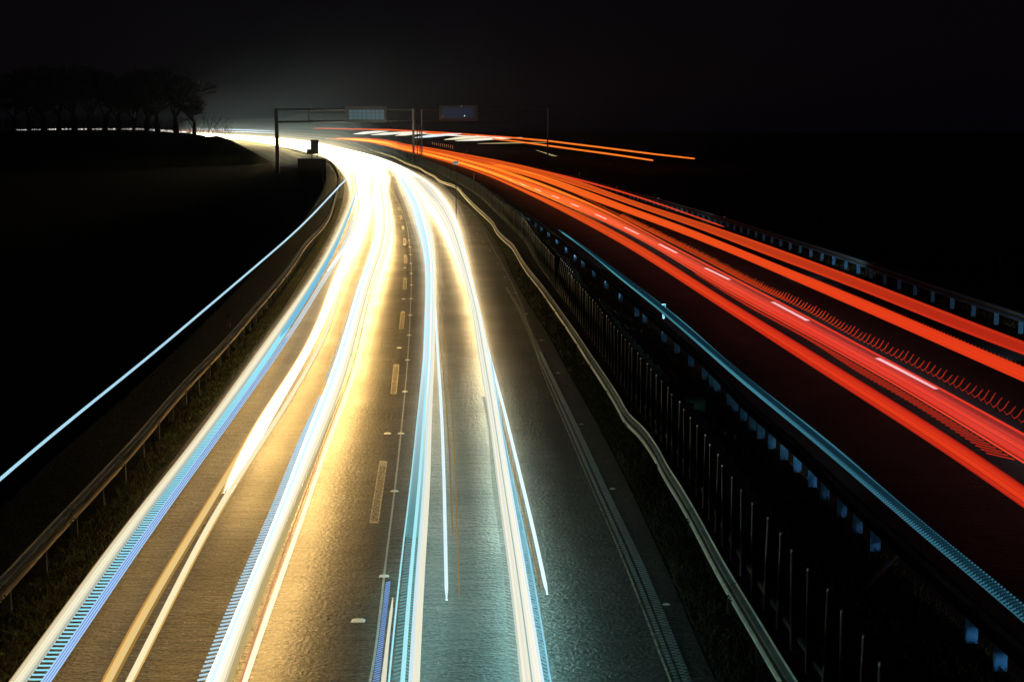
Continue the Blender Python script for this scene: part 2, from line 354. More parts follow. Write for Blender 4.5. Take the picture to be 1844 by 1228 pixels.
# 2 bright trail in the middle of the left lane + golden end towards the camera
A2 = [(394, 905), (434, 800), (501, 700), (561, 600), (598, 500), (624, 440), (641, 400), (643, 350), (638, 330)]+far_edge(.12)[1:]
A2g = [(183, 1228), (248, 1100), (322, 985), (383, 885), (434, 800), (501, 700), (561, 600)]
B2g = [(208, 1228), (272, 1100), (344, 985), (400, 885), (452, 800), (515, 700), (570, 600)]
B2 = [(411, 905), (464, 800), (521, 700), (577, 600), (617, 500), (643, 440), (660, 400), (664, 350), (660, 330)]+far_edge(.36)[1:]
r2, a2, b2 = trail('dazzling white headlight trail in the left lane, thinning to gold near the camera', A2, B2,
    [(.05, .16, GOLD, 1.0), (.22, .3, WARM, 1.6), (.5, .5, CREAM, 1.8), (.8, .4, CREAM, 1.7)], beam=beamL(13), z=.64, y0=24.6)
trail('', A2g, B2g, [(.10, .24, GOLDD, .9), (.34, .34, (.95, .62, .22), .9), (.62, .30, (.95, .68, .28), .85), (.88, .24, GOLDD, .6)], z=.62, y0=10, y1=30, root=r2, n=30, beam=beamL(2.5))
A2c = [(226, 1228), (292, 1100), (341, 1000), (395, 900), (466, 800), (527, 700), (585, 600), (613, 516), (620, 498)]
B2c = [(241, 1228), (306, 1100), (355, 1000), (409, 900), (477, 800), (536, 700), (593, 600), (617, 516), (626, 498)]
trail('', A2c, B2c, [(.4, .8, (1, .86, .52), 1.0), (.97, .18, GOLD, .7)], z=.64, y0=10, y1=57.5, root=r2, n=60, beam=beamL(3), names='narrow_strand')
# 3 widest trail right of the left lane's middle
A3 = [(370, 1228), (424, 1100), (508, 900), (551, 780), (586, 700), (620, 600), (649, 500), (671, 440), (678, 400), (677, 350), (672, 330)]+far_edge(.46)[1:]
B3 = [(407, 1228), (450, 1100), (532, 900), (582, 780), (615, 700), (643, 600), (669, 500), (690, 440), (694, 400), (690, 350), (684, 330)]+far_edge(.6)[1:]
C3 = [(352, 1228), (405, 1100), (492, 900), (542, 780), (580, 700), (616, 600), (647, 500)]
r3, a3, b3 = trail('broad white headlight trail with dark blue comb teeth on its left side', A3, B3,
    [(.08, .2, CREAM, 1.6), (.3, .3, ICE, 1.1), (.55, .32, CREAM, 1.3), (.80, .28, WARM, 1.0), (.97, .14, WARM, .7)], beam=beamL(15), z=.66)
c3 = curve(C3, .66)
ladder(r3, c3, a3, 11, 34, .145, (.42, .68, .85), 1.0, z=.63, th=.026, tilt=.07)
trail('', C3, A3, [(.3, .5, (.25, .6, .8), .8)], z=.62, y0=36, y1=62, root=r3, n=40)
A3g = [(409, 1228), (452, 1100), (535, 900), (584, 780), (617, 700)]; B3g = [(421, 1228), (466, 1100), (545, 900), (589, 780), (620, 700)]
trail('', A3g, B3g, [(.35, .8, (.55, .42, .18), .9)], z=.63, y0=10, y1=35, root=r3, n=30)
R3a = [(433, 1228), (472, 1100), (545.5, 900), (587, 780), (622, 700), (648, 600), (671, 500)]
trail('', R3a, [(x+2.4, y) for x, y in R3a], [(.5, .5, (.75, .30, .16), .8)], z=.66, y0=10, y1=60, root=r3, n=50, names='thin_red_line')
A4 = [(434, 1228), (477, 1100), (552, 900), (590, 780), (627, 700), (650, 600), (674, 500), (693, 440), (698, 400), (693, 350), (687, 330)]+far_edge(.6)[1:]
B4 = [(446, 1228), (489, 1100), (561, 900), (598, 780), (635, 700), (658, 600), (683, 500), (703, 440), (705, 400), (698, 350), (690, 330)]+far_edge(.66)[1:]
trail('narrow cream headlight trail running beside the wet glare of the left lane', A4, B4,
    [(.5, .9, (1, .90, .62), 1.15), (.1, .2, GOLD, .8)], beam=beamL(26), z=.62)
# lane-changing streak
A5 = [(606, 464), (619, 447), (660, 382), (675, 348), (683, 330), (686, 315), (684, 301)]
trail('slim white streak of a vehicle crossing between the two trails of the left lane', A5, [(x+4, y) for x, y in A5],
    [(.5, 1, (1, 1, 1), 1.6)], z=.75, y0=64, y1=235, n=50, group=None)
# right lane, left headlights
A6 = [(699, 1228), (722, 1000), (738, 880), (749, 760), (759, 680), (764, 560), (766, 500), (759, 440), (747, 400), (731, 350), (718, 330)]+far_edge(.78)[1:]
B6 = [(755, 1228), (765, 1000), (775, 880), (775.5, 760), (781, 680), (783.5, 560), (784, 500), (781, 440), (773, 400), (754, 350), (739, 330)]+far_edge(.9)[1:]
fA6, fB6 = curve(A6, .65), curve(B6, .65)
r6, a6, b6 = trail('cyan and cream headlight trail with lattice pattern, left one of the right lane', A6, B6,
    [(.03, .07, CYAN, .95), (.47, .16, CYAN, 1.0), (.72, .14, ICE, .9), (.90, .26, (.95, .93, .74), .9)], beam=beamR(7), z=.65, y0=10)
fd = lambda c0, c1: (lambda Y: lerp(c0, c1, (Y-23)/16))
trail('', A6, B6, [(.3, .42, fd((.12, .30, .32), ICE), .9), (.62, .4, fd((.14, .34, .33), CREAM), 1.25), (.12, .2, fd((.12, .32, .34), ICE), 1.0)], z=.60, y0=22, root=r6)
ladder(r6, lambda Y: a6(Y)+.05, lambda Y: a6(Y)+(b6(Y)-a6(Y))*.46, 11, 36, .135, (.22, .55, .58), .55, z=.62, th=.020, tilt=.09)
ladder(r6, lambda Y: a6(Y)+(b6(Y)-a6(Y))*.54, lambda Y: a6(Y)+(b6(Y)-a6(Y))*.70, 11, 36, .11, (.20, .70, .62), .6, z=.62, th=.018, tilt=-.07)
A7 = [(671, 1228), (684, 1140), (692, 1072)]; B7 = [(682, 1228), (692, 1140), (700, 1072)]
r7, a7, b7 = trail('short pair of cobalt blue and cream bars ending beside the thin studded line', [(685, 1228), (695, 1150), (703, 1088)], [(696, 1228), (702, 1150), (709, 1088)],
    [(.5, .9, (.90, .88, .68), .85)], z=.6, y0=10, y1=19.0, n=20, group=None, beam=beamR(2))
ladder(r7, curve(A7, .6), curve(B7, .6), 10.5, 19.7, .075, (.24, .44, .95), .95, z=.6, th=.012, tilt=.07)
A8 = [(802, 1160), (800, 1095), (799, 1000), (796, 880), (793, 760), (788, 680), (782, 560), (779, 500), (776, 440), (768, 400)]
B8 = [(810, 1160), (808, 1095), (807, 1000), (803, 880), (799.5, 760), (794, 680), (786, 560), (783, 500), (779, 440), (771, 400)]
r8, a8, b8 = trail('slim ice blue headlight trail ending left of the empty teal asphalt', A8, B8, [(.5, .9, (.72, .90, 1.0), 1.05)], z=.62, y0=18.85, y1=95, n=60, beam=beamR(13), group='paired slim trails of the right lane')
G8 = [(822, 1000), (819, 880), (813, 760), (806, 680), (793, 560), (786, 500)]
trail('', G8, [(x+4, y) for x, y in G8], [(.5, .3, GOLDD, .55)], z=.62, y0=18.9, y1=60, root=r8, n=40, names='golden_line')
trail('', [(x-9, y) for x, y in G8], [(x-5, y) for x, y in G8], [(.5, .3, GOLDD, .45)], z=.62, y0=22, y1=45, root=r8, n=40, names='golden_line')
# right lane, right headlights
A9 = [(936, 1228), (913, 1000), (894, 880), (883, 760), (866, 680), (850, 560), (834, 500), (814, 440), (798, 400), (762, 350), (744, 330)]+far_edge(.9)[1:]
B9 = [(980, 1228), (943, 1000), (922, 880), (901, 760), (889, 680), (865, 560), (850.5, 500), (835, 440), (824, 400), (794, 350), (775, 330)]+far_edge(1.0)[1:]
r9, a9, b9 = trail('thick milky white headlight trail with lattice fringes, right one of the right lane', A9, B9, bfaces=(4, 5, 6, 7), strands=
    [(.06, .12, (.8, .88, .78), .75), (.18, .14, CREAM, .95), (.30, .10, (1, 1, .93), .80), (.40, .12, CREAM, .92), (.51, .05, (.35, .65, .62), .7), (.58, .12, (1, 1, .93), .85), (.70, .12, CREAM, 1.0), (.82, .12, (1, 1, .9), .95), (.94, .12, ICE, 1.0), (.5, .92, (.95, .92, .78), .66)], beam=beamR(13), z=.66)
A9l = [(921, 1228), (904, 1000), (887, 880), (877, 760), (861, 680)]
ladder(r9, curve(A9l, .62), lambda Y: a9(Y)+.02, 11, 34, .135, (.42, .55, .46), .5, z=.62, th=.020, tilt=-.10)
B9r = [(992, 1228), (955, 1000), (928, 880), (904, 760), (891, 680)]
ladder(r9, lambda Y: b9(Y)-.02, curve(B9r, .64), 11, 34, .12, (.20, .58, .78), .8, z=.64, th=.020, tilt=-.12)
trail('', [(x-2.5, y) for x, y in B9r], B9r, [(.5, .9, (.35, .75, .95), .85)], z=.64, y0=10, y1=40, root=r9, n=40, names='blue_line')
A10 = [(1000, 1160), (984, 1085), (968.5, 1000), (938, 880), (911, 760), (889.5, 680), (876, 630), (862, 560)]
B10 = [(1008, 1160), (992, 1085), (976, 1000), (945, 880), (917, 760), (895, 680), (880, 630), (866, 560)]
r10, a10, b10 = trail('slim ice blue headlight trail ending just right of the thick milky white one', A10, B10, bfaces=(4, 5, 6, 7), strands=[(.5, .95, (.75, .93, 1.0), 1.1)], z=.62, y0=19.1, y1=50, n=50, beam=beamR(13), group='paired slim trails of the right lane')
for dx in (-7, 4):
    G = [(x+dx, y) for x, y in A10[1:-1]]
    trail('', G, [(x+2, y) for x, y in G], [(.5, .6, GOLDD, .55)], z=.6, y0=19.3, y1=40, root=r10, n=30, names='golden_line')
# high marker-light line of a lorry
A11 = [(-90, 942), (0, 864), (75, 799), (228, 676.5), (391, 539.5), (500, 446.5), (519, 430), (627, 320)]
trail('long straight pale blue line high above the left guardrail', [(x-2.4*((y-236)/620), y-2.4) for x, y in A11], [(x+3*((y-236)/620)+.7, y) for x, y in A11],
    [(.2, .34, (.42, .72, .90), .95), (.5, .4, lambda Y: lerp((.40, .74, .92), (.9, .97, 1), (Y-14)/40), .95), (.85, .34, (.46, .74, .90), .95)], z=3.7, y0=8, y1=100, n=60, boost=False, group=None)
# extra far bundle, the dazzle of the bend
for k, (a, lab) in enumerate(((.15, 'outermost'), (.45, 'middle'), (.84, 'innermost'))):
    e = far_edge(a); e2 = far_edge(a+.12)
    trail('dazzling merged headlight glare in the far bend, %s of the three' % lab, e[:1]+e[1:], e2, [(.5, .9, (1, .88, .62), .5)], z=.7, y0=300, y1=1350, n=50, beam=beamL(16), group='glare in the far bend')
glow_root = empty('glare_glow', (at(440, 250, 900).x, 900, 0)); tag(glow_root, 'layered shells imitating haze glow over the far bend of the headlight road', 'glow')
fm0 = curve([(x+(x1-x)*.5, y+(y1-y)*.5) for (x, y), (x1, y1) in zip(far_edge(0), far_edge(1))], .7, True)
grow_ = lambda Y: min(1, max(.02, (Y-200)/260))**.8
for q, g in ((1.6, .10), (2.6, .07), (3.8, .05), (5.2, .036), (7, .026), (9, .018), (11.5, .013), (14.5, .009), (18, .006), (22, .004)):  # nested additive shells imitate headlight glow scattered in the haze
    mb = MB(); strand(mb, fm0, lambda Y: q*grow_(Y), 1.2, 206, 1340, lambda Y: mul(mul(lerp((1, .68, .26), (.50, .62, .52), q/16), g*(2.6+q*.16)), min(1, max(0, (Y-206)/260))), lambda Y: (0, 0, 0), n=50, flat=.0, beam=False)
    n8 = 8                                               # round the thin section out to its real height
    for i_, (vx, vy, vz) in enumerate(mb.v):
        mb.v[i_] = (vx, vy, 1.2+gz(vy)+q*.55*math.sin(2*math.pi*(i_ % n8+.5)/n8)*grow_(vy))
    local(mb, tuple(glow_root.location)).build('glow_layer', [ADDN], glow_root)
BL = [(408, 234.6), (450, 235.2), (497, 236.6)]

# red tail-light trails
GR = 'tail light trails'
LO1 = [(1950, 992), (1824, 900), (1650, 781), (1547.7, 716), (1450, 652.5), (1347.7, 586), (1250, 523), (1147.7, 456.3), (1050, 401), (950, 350), (850, 306.7), (800, 291), (760, 280), (720, 270), (680, 261), (640, 253.2), (560, 248)]
UP1 = [(1950, 950), (1844, 872.6), (1728, 796), (1650, 746), (1547.7, 685), (1450, 623), (1347.7, 563.5), (1250, 502), (1147.7, 438.5), (1050, 387), (950, 343.5), (850, 303.5), (800, 288.5), (760, 278), (720, 269), (680, 260), (640, 252.5), (560, 247.5)]
def rd(Y): return lerp(RED, ORG, (Y-45)/110)
def rd2(Y): return lerp(RED2, (.85, .10, .012), (Y-45)/80)
def rd3(Y): return lerp((.50, .020, .008), (.75, .10, .012), (Y-45)/80)
def pk(Y): return lerp(PINK, (1, .22, .05), (Y-50)/80)
rb = lambda k: (lambda Y: mul(lerp((.40, .42, .60), (1.0, .26, .08), (Y-25)/80), k))
kwR = dict(bfaces=(5,), z=.85, y1=900, group=GR, boost=False)
trail('smooth solid red tail light band nearest to the median guardrail', LO1, UP1,
    [(.05, .08, rd2, .7), (.13, .08, rd2, 1.0), (.21, .06, rd3, .9), (.30, .11, rd, .95), (.41, .11, rd, 1.0), (.50, .07, rd2, 1.0), (.58, .09, rd, .92), (.67, .09, rd2, 1.05), (.76, .09, rd2, .9), (.85, .08, rd3, .95), (.93, .07, rd3, .6), (.5, .88, rd3, .8)], beam=rb(.2), y0=14, **kwR)
LO2 = [(1950, 900), (1787, 800), (1650, 715), (1547.7, 656), (1450, 601), (1347.7, 548), (1250, 489.8), (1147.7, 429), (1050, 383), (950, 341), (850, 302.5), (800, 287.5), (760, 277), (720, 268.5), (640, 252), (560, 247.3)]
UP2 = [(1950, 839), (1844, 780.7), (1650, 675), (1547.7, 620.7), (1450, 567.5), (1347.7, 514), (1250, 464.5), (1147.7, 409), (1050, 361), (950, 325), (850, 296), (800, 283), (760, 274.5), (720, 267), (640, 251), (560, 247)]
r, a, b = trail('translucent streaky red tail light band lying over the white lane dashes', LO2, UP2,
    [(.03, .05, rd, .55), (.15, .07, rd3, .42), (.23, .09, rd2, .42), (.31, .05, rd3, .3), (.38, .08, rd2, .40), (.46, .09, rd, .33), (.55, .05, rd3, .35), (.63, .08, rd2, .35), (.71, .06, rd3, .25), (.80, .05, rd3, .16), (.88, .05, rd3, .2), (.96, .06, rd2, .5), (.56, .84, rd3, .10)], y0=10, additive=True, **kwR)
LT2 = [(1950, 935), (1844, 860), (1626, 714.5), (1547.7, 669.6), (1450, 607), (1347.7, 551), (1250, 491)]
tl = curve(LT2, .85)
for t_ in (.12, .93): trail('', LO2, UP2, [(t_, .03, rd2, .6)], root=r, beam=lambda Y: (2.0, 1.2, 1.2), bfaces=(5,), names='edge_strand', z=.8, y0=10, y1=320, boost=False)  # strands added so their undersides brighten the lane dashes
ladder(r, tl, a, 27, 62, .33, (.55, .03, .012), .7, z=.82, th=.026, tilt=-.55)
LOt = [(1900, 788), (1844, 761), (1747.7, 710), (1650, 660.5), (1547.7, 611), (1450, 558), (1347.7, 509.4), (1250, 457.5), (1147.7, 405.5)]
UPt = [(1900, 765), (1844, 741.7), (1747.7, 696.7), (1650, 648), (1547.7, 595), (1450, 543.5), (1347.7, 492), (1250, 444.5), (1147.7, 398)]
rt = empty('light_trail', (12, 40, .8)); tag(rt, 'flickering red tail light trail of curved ticks between two solid bands', 'light trail', GR)
lt, ut = curve(LOt, .85), curve(UPt, .85)
mb = MB(); Y = 28.0
while Y < 105:
    X0 = lt(Y); s = .40
    pts = [(X0+.00, Y, .90), (X0+.05, Y-.05, .80), (X0+.16, Y, .86), (X0+.22, Y+.02, .95), (X0+.27, Y+.02, 1.02)]
    k_ = random.uniform(.75, 1.15); pts = [(x_, y_, .80+(z_-.80)*k_) for x_, y_, z_ in pts]
    for p, q, rad in zip(pts, pts[1:], (.006, .014, .016, .009)): mb.bar(p, q, rad, n=4, c=mul(lerp((.60, .035, .014), (.85, .09, .012), (Y-34)/40), .45+.45*min(1, max(0, (Y-30)/22))))
    Y += random.uniform(.40, .44)
tag(local(mb, tuple(rt.location)).build('flicker_pattern', [GLW, BEAM], rt), kind='stuff')
trail('', LOt, UPt, [(.2, .4, rd3, .35)], root=rt, z=.80, y0=52, y1=140, n=30, boost=False)
LO3 = [(1950, 733), (1844, 686), (1650, 600.5), (1547.7, 555), (1450, 513.5), (1347.7, 468.4), (1250, 428.7), (1179, 400.6), (1118, 379), (1050, 353.7), (950, 317), (850, 292.5), (800, 281.5), (760, 273), (720, 265.5), (640, 250.6), (560, 246.8)]
UP3 = [(1950, 703), (1844, 659.6), (1650, 577.5), (1547.7, 534.7), (1450, 494.7), (1347.7, 454.7), (1250, 413.5), (1147.7, 378), (1050, 341), (950, 311), (850, 289.5), (800, 279.3), (760, 271.3), (720, 264.5), (640, 250), (560, 246.5)]
r, a, b = trail('bright red tail light band with dark scale pattern, second from the right guardrail', LO3, UP3,
    [(.06, .15, rd, .9), (.20, .15, rd, 1.0), (.36, .16, rd, .95), (.52, .16, rd, 1.0), (.68, .15, rd, .9), (.80, .12, rd, .9), (.5, .85, rd2, .7)], beam=rb(.18), y0=12, **kwR)
ladder(r, lambda Y: a(Y)+(b(Y)-a(Y))*.80, lambda Y: b(Y)-.02, 30, 60, .30, (.75, .045, .012), .5, z=.86, th=.024, tilt=.5)
LO4 = [(1950, 676), (1844, 639), (1650, 563), (1547.7, 520), (1450, 485), (1347.7, 446), (1250, 408), (1147.7, 373.3), (1050, 338.7), (950, 309.5), (850, 288), (800, 278.3), (760, 270.5), (720, 263.5), (640, 249.8), (560, 246.3)]
UP4 = [(1950, 655), (1844, 615.7), (1650, 540.6), (1547.7, 501.5), (1450, 466.4), (1347.7, 429.3), (1250, 396.5), (1147.7, 364.5), (1050, 329), (950, 300.5), (850, 280.5), (800, 271), (760, 264.5), (720, 259), (640, 248), (560, 245.5)]
r, a, b = trail('red tail light band with pink core, nearest to the right guardrail', LO4, UP4,
    [(.06, .12, rd2, .9), (.18, .13, rd2, 1.0), (.30, .09, pk, .85), (.40, .09, pk, .85), (.51, .12, rd, 1.0), (.62, .12, rd2, 1.0), (.74, .12, rd, .9), (.90, .10, rd2, .8), (.4, .75, rd2, .7)], beam=rb(.18), y0=12, **kwR)
ladder(r, lambda Y: a(Y)+(b(Y)-a(Y))*.80, lambda Y: b(Y)-.02, 30, 62, .31, (.78, .05, .012), .5, z=.86, th=.024, tilt=.6)
LS = [(1258, 393.5), (1189, 369), (1100, 341), (1043, 325), (986, 311.5), (900, 292), (850, 281)]
trail('hair-thin red tail light line hugging the right guardrail', LS, [(x, y-1.6) for x, y in LS], [(.5, .8, (.85, .06, .02), .8)], z=.6, y0=96, y1=330, group=None, boost=False, n=50)
# filling strands in the far part, where all the tail lights merge
for k, (t, lab) in enumerate(((.18, 'lowest'), (.45, 'middle'), (.72, 'highest'))):
    lo = [(x0+(x1-x0)*t, y0+(y1-y0)*t) for (x0, y0), (x1, y1) in zip(LO1[7:], [(1200, 380), (1130, 355), (1030, 323), (900, 291), (850, 281), (800, 271), (760, 264.5), (720, 259), (680, 253), (640, 248), (560, 245.5)])]
    trail('thin orange tail light line amid the red bands before the bend, %s one' % lab, lo, [(x+2, y-1.5) for x, y in lo], [(.5, 1.2, lambda Y: mul((.6, .13, .01), min(1, max(0, (Y-95)/90))), 1.0)], additive=True, z=.8, y0=95, y1=900, group='thin orange far lines', boost=False, n=60)

def unseen_headlamp(x, Y, power, aim=(0, 1, -.06), size=110):  # unseen spots standing in for headlights of departing vehicles
    l = bpy.data.lights.new('unseen_headlamp', 'SPOT'); l.energy = power; l.color = (.62, .85, 1.0); l.spot_size = math.radians(size); l.spot_blend = .9; l.shadow_soft_size = .15
    o = bpy.data.objects.new('unseen_headlamp', l); col.objects.link(o); o.location = (x, Y, .75); o.rotation_euler = Vector(aim).to_track_quat('-Z', 'Y').to_euler()
for x_, Y, pw, ax, sz in ((8.2, 10, 900, -.16, 30), (7.4, 22, 6500, -.14, 26), (6.6, 40, 8500, -.13, 24), (5.4, 66, 9000, -.12, 24), (15.0, 22, 2600, .10, 40), (14.0, 60, 2200, .05, 40), (12.0, 110, 2000, 0, 40)):
    unseen_headlamp(x_, Y, pw, aim=(ax, 1, .07), size=sz)
for x_, Y in ((14.5, 26), (13.8, 42), (12.5, 66), (10.5, 105)): unseen_headlamp(x_, Y, 700, aim=(.75, 1, .02), size=62)  # added sideways spots to brighten the face of the right guardrail
def dash_fill_strip(x0, Y0, x1, Y1, wd, power, c, z=.72):  # unseen area strips added over the lane line to brighten the dashes
    l = bpy.data.lights.new('dash_fill_light', 'AREA'); l.shape = 'RECTANGLE'; L_ = math.hypot(x1-x0, Y1-Y0); l.size = wd; l.size_y = L_; l.energy = power*L_/10; l.color = c
    o = bpy.data.objects.new('dash_fill_light', l); col.objects.link(o); o.location = ((x0+x1)/2, (Y0+Y1)/2, z); o.rotation_euler.z = math.atan2(-(x1-x0), Y1-Y0)
dl = [(unproj(*p), unproj(*q)) for p, q in (((1580, 645), (1688, 701)), ((1391, 544), (1455, 578)), ((1270, 483), (1314, 504)), ((1187, 440), (1219, 456)), ((1125, 410), (1150, 422)), ((1072, 386), (1092, 395)), ((1028, 367), (1043, 373)), ((994, 352.5), (1007, 357.5)), ((963, 340), (974, 345)), ((937, 331), (947, 335)), ((912, 322), (922, 325.5)))]
for a_, b_ in zip(dl[:-1], dl[1:]):
    dash_fill_strip((a_[0].x+a_[1].x)/2, (a_[0].y+a_[1].y)/2, (b_[0].x+b_[1].x)/2, (b_[0].y+b_[1].y)/2, .5, 42, (1, .78, .84))
dash_fill_strip(11.6, 24, (dl[0][0].x+dl[0][1].x)/2, (dl[0][0].y+dl[0][1].y)/2, .5, 42, (1, .78, .84))
def far_line(label, pts, r, c, g, group=None, cat='light trail', name='light_trail', n=4):
    """glowing line along points (x, y, distance); r in photo pixels"""
    mb = MB(); P = [at(x, y, Y) for x, y, Y in pts]
    rings = []; C = []
    for i, (p, (x, y, Y)) in enumerate(zip(P, pts)):
        d = (P[min(i+1, len(P)-1)]-P[max(i-1, 0)]).normalized(); s = d.cross(Vector((0, 0, 1))).normalized(); u = s.cross(d)
        rr = (r[i] if isinstance(r, (list, tuple)) else r)*Y/F
        rings.append([p+s*rr*math.cos(2*math.pi*k/6)+u*rr*math.sin(2*math.pi*k/6) for k in range(6)])
        cc = c[i] if isinstance(c, list) else c; C += [mul(cc, g)]*6
    mb.sweep(rings, c=C); o0 = tuple(P[0])
    o = local(mb, o0).build(name, [GLW, BEAM]); o.location = o0
    return tag(o, label, cat, group)
far_line('long orange line above the gantry road ending alone over the dark field, upper one', [(1250, 286, 320), (1175, 277.5, 380), (1100, 268, 450), (986, 254, 560), (900, 246.5, 660), (800, 239.5, 770), (700, 234, 880), (565, 231.5, 990)], [1.3, 1.5, 1.6, 1.6, 1.4, 1.3, 1.2, .6], [(1, .20, .02)]*4+[(1, .13, .02)]*4, 1.0)
far_line('long orange line above the gantry road ending alone over the dark field, lower one', [(1175, 289, 310), (1100, 278, 390), (1000, 264.5, 500), (930, 255, 600), (870, 248.5, 700), (800, 242, 800), (740, 238.5, 880)], [1.5, 1.7, 1.6, 1.4, 1.2, 1.0, .8], (1, .20, .02), 1.0)
fs = [((636, 242), (700, 236.5)), ((668, 243.5), (752, 238)), ((712, 244.5), (768, 239)), ((745, 248.5), (835, 241)), ((800, 252), (885, 245)), ((820, 254), (940, 248)), ((860, 259), (985, 257)), ((755, 241), (905, 248))]
for i, (p, q) in enumerate(fs):
    cc = ((1, .97, .85), (1, .95, .8), (1, .93, .75), (.8, .97, 1), (1, .9, .6), (1, .95, .75), (.9, .7, .35), (1, .95, .8))[i]
    y0 = 760-i*22
    lab = ['far left end just over the orange lines', 'one left of the tall median post', 'one touching the median post', 'cool white one right of the median post', 'yellowish one right of the railing', 'long one below the blue sign', 'dim brown one by the lone lit post', 'thin one hugging the orange line'][i]
    far_line('smeared white slip road headlight streak, '+lab, [(p[0], p[1], y0), (p[0]*.7+q[0]*.3, p[1]*.62+q[1]*.38, y0+10), (p[0]*.3+q[0]*.7, p[1]*.22+q[1]*.78, y0+25), (q[0], q[1], y0+40)], [.4, 2.6 if i < 6 else 1.0, 2.0 if i < 6 else 1.0, .3], cc, .45 if i == 6 else 1.0, group='slip road headlight streaks')
far_line('pale yellow streak tapering above the right guardrail near the lone post', [(965, 270.5, 560), (1010, 285, 520), (1062, 295.5, 470)], [.2, 1.5, .3], (.75, .62, .30), .55)
far_line('pale blue far lorry light line left of the gantry, upper one', [(345, 233.2, 1250), (410, 233.6, 1200), (450, 234.6, 1150), (500, 237, 1090)], [.5, .9, .9, .4], (.62, .78, 1), 1.1, group='far lorry light lines')
far_line('pale blue far lorry light line left of the gantry, lower one', [(400, 237.2, 1195), (450, 238.2, 1145), (500, 240.4, 1085)], [.5, .8, .5], (.75, .85, 1), 1.0, group='far lorry light lines')
far_line('white headlight line far beyond the trees at the left', [(20, 234.5, 1500), (120, 233, 1500), (250, 232.8, 1450), (335, 238.5, 1350)], [.6, 1.3, 1.3, 2.4], (1, .92, .85), 1.3)
far_line('reddish line glowing through the bush branches at the end of the trees', [(310, 236, 1300), (360, 235, 1280), (420, 237, 1250)], [1.0, 2.2, .5], (.75, .25, .22), .55)

# ------------------------------------------------------------------ guardrails
PROF = [(0, .75), (.012, .722), (.07, .70), (.085, .685), (.085, .675), (.03, .62), (.02, .60), (.03, .58), (.062, .556), (.085, .53), (.088, .49), (.045, .465), (0, .45)]
def guardrail(label, f, side, y0, y1, step, mats, postmat, n=150, post_h=.62, postw=.12, group=None, pback=.10, ys=None, prof=PROF, far_stuff=True, cat='guardrail', notch=4.0):
    X0 = f(y0); root = empty('guardrail', (X0, y0, 0)); tag(root, label, cat, group)
    Ys = ysamp(y0, y1, n); mb = MB(); rings = []
    pts = [Vector((f(Y), Y, gz(Y))) for Y in Ys]
    for i, p in enumerate(pts):
        d = (pts[min(i+1, n-1)]-pts[max(i-1, 0)]); d.z = 0; d.normalize(); nn = Vector((-d.y, d.x, 0))*side
        rings.append([p+nn*o+Vector((0, 0, z)) for o, z in prof]+[p+nn*(o-.012)+Vector((0, 0, z)) for o, z in prof[::-1]])
    mb.sweep(rings, m=[0, 2, 2, 1, 1, 1, 1, 1, 0, 0, 2, 1]+[1]*(2*len(prof)-12)); beam = local(mb, (X0, y0, 0)).build('rail_beam', [mats, DIRT_SHADE, MIDSTEEL], root, smooth=False)
    # posts
    if ys is None:
        ys = []; Y = y0+1
        while Y < y1: ys.append(Y); Y += step*(1 if Y < 150 else 2)
    proto = None; rest = MB()
    for i, Y in enumerate(ys):
        X = f(Y); d = Vector((f(Y+.5)-X, .5, 0)).normalized(); nn = Vector((-d.y, d.x, 0))*side
        p = Vector((X, Y, gz(Y)))-nn*pback
        if i < 98:
            if proto is None:
                m = MB(); h = post_h
                m.box((0, 0, h/2-.05), (postw, .012, h+.1)); m.box((-postw/2, .03, h/2-.05), (.010, .05, h+.1)); m.box((postw/2, .03, h/2-.05), (.010, .05, h+.1))
                proto = m.build('post', postmat, root); o = proto
            else:
                o = proto.copy(); col.objects.link(o); o.parent = root
            o.location = p-Vector((X0, y0, 0)); o.rotation_euler.z = random.uniform(-.05, .05)
        else: rest.box((p.x, p.y, p.z+post_h/2), (postw, .05, post_h))
    if rest.v: tag(local(rest, (X0, y0, 0)).build('far_posts', postmat, root), kind='stuff')
    # overlapping joints with bolt heads on the near stretch
    Y = y0+2.2; jp = None
    while Y < min(y1, 75):
        X = f(Y); d = Vector((f(Y+.5)-X, .5, 0)).normalized(); nn = Vector((-d.y, d.x, 0))*side
        if jp is None:
            jm = MB(); c0 = [(.004, .75), (.049, .735), (.089, .70), (.089, .675), (.024, .625), (.014, .60), (.024, .575), (.089, .525), (.089, .50), (.049, .465), (.004, .45)]
            jm.sweep([[(-o_*side*1.04-(0 if side else 0), yy, zz) for o_, zz in c0]+[(-(o_+.006)*side*1.04, yy, zz) for o_, zz in c0[::-1]] for yy in (-.012, .012)])
            for zz in (.675, .525):
                for yy in (-.10, .10): jm.bar((-.08*side, yy, zz), (-.11*side, yy, zz), .014, n=6)
            jp = jm.build('rail_joint', BLACKP, root); jo = jp
        else: jo = jp.copy(); col.objects.link(jo); jo.parent = root
        jo.location = (X-X0, Y-y0, 0); jo.rotation_euler.z = math.atan2(-d.x, d.y); Y += notch
    return root
GL = curve([(-140, 1180), (0, 1040), (87, 946), (140, 893), (184, 846), (230, 800), (284, 737), (326, 690), (360, 655), (391, 625), (420, 593), (449.5, 559.6), (477, 529), (500, 502.6), (530, 466), (553, 431), (565, 421), (587, 395), (602, 358), (609.5, 329), (606.7, 307), (598, 293.5), (587, 285), (560, 277.5), (545, 274), (527, 268.5), (501, 262), (470, 257), (430, 252), (350, 244.5)], .75, .09)
guardrail('weathered brown lit steel guardrail on the left verge', GL, -1, 9, 1100, 2.0, LSTEEL, POSTM, n=190)
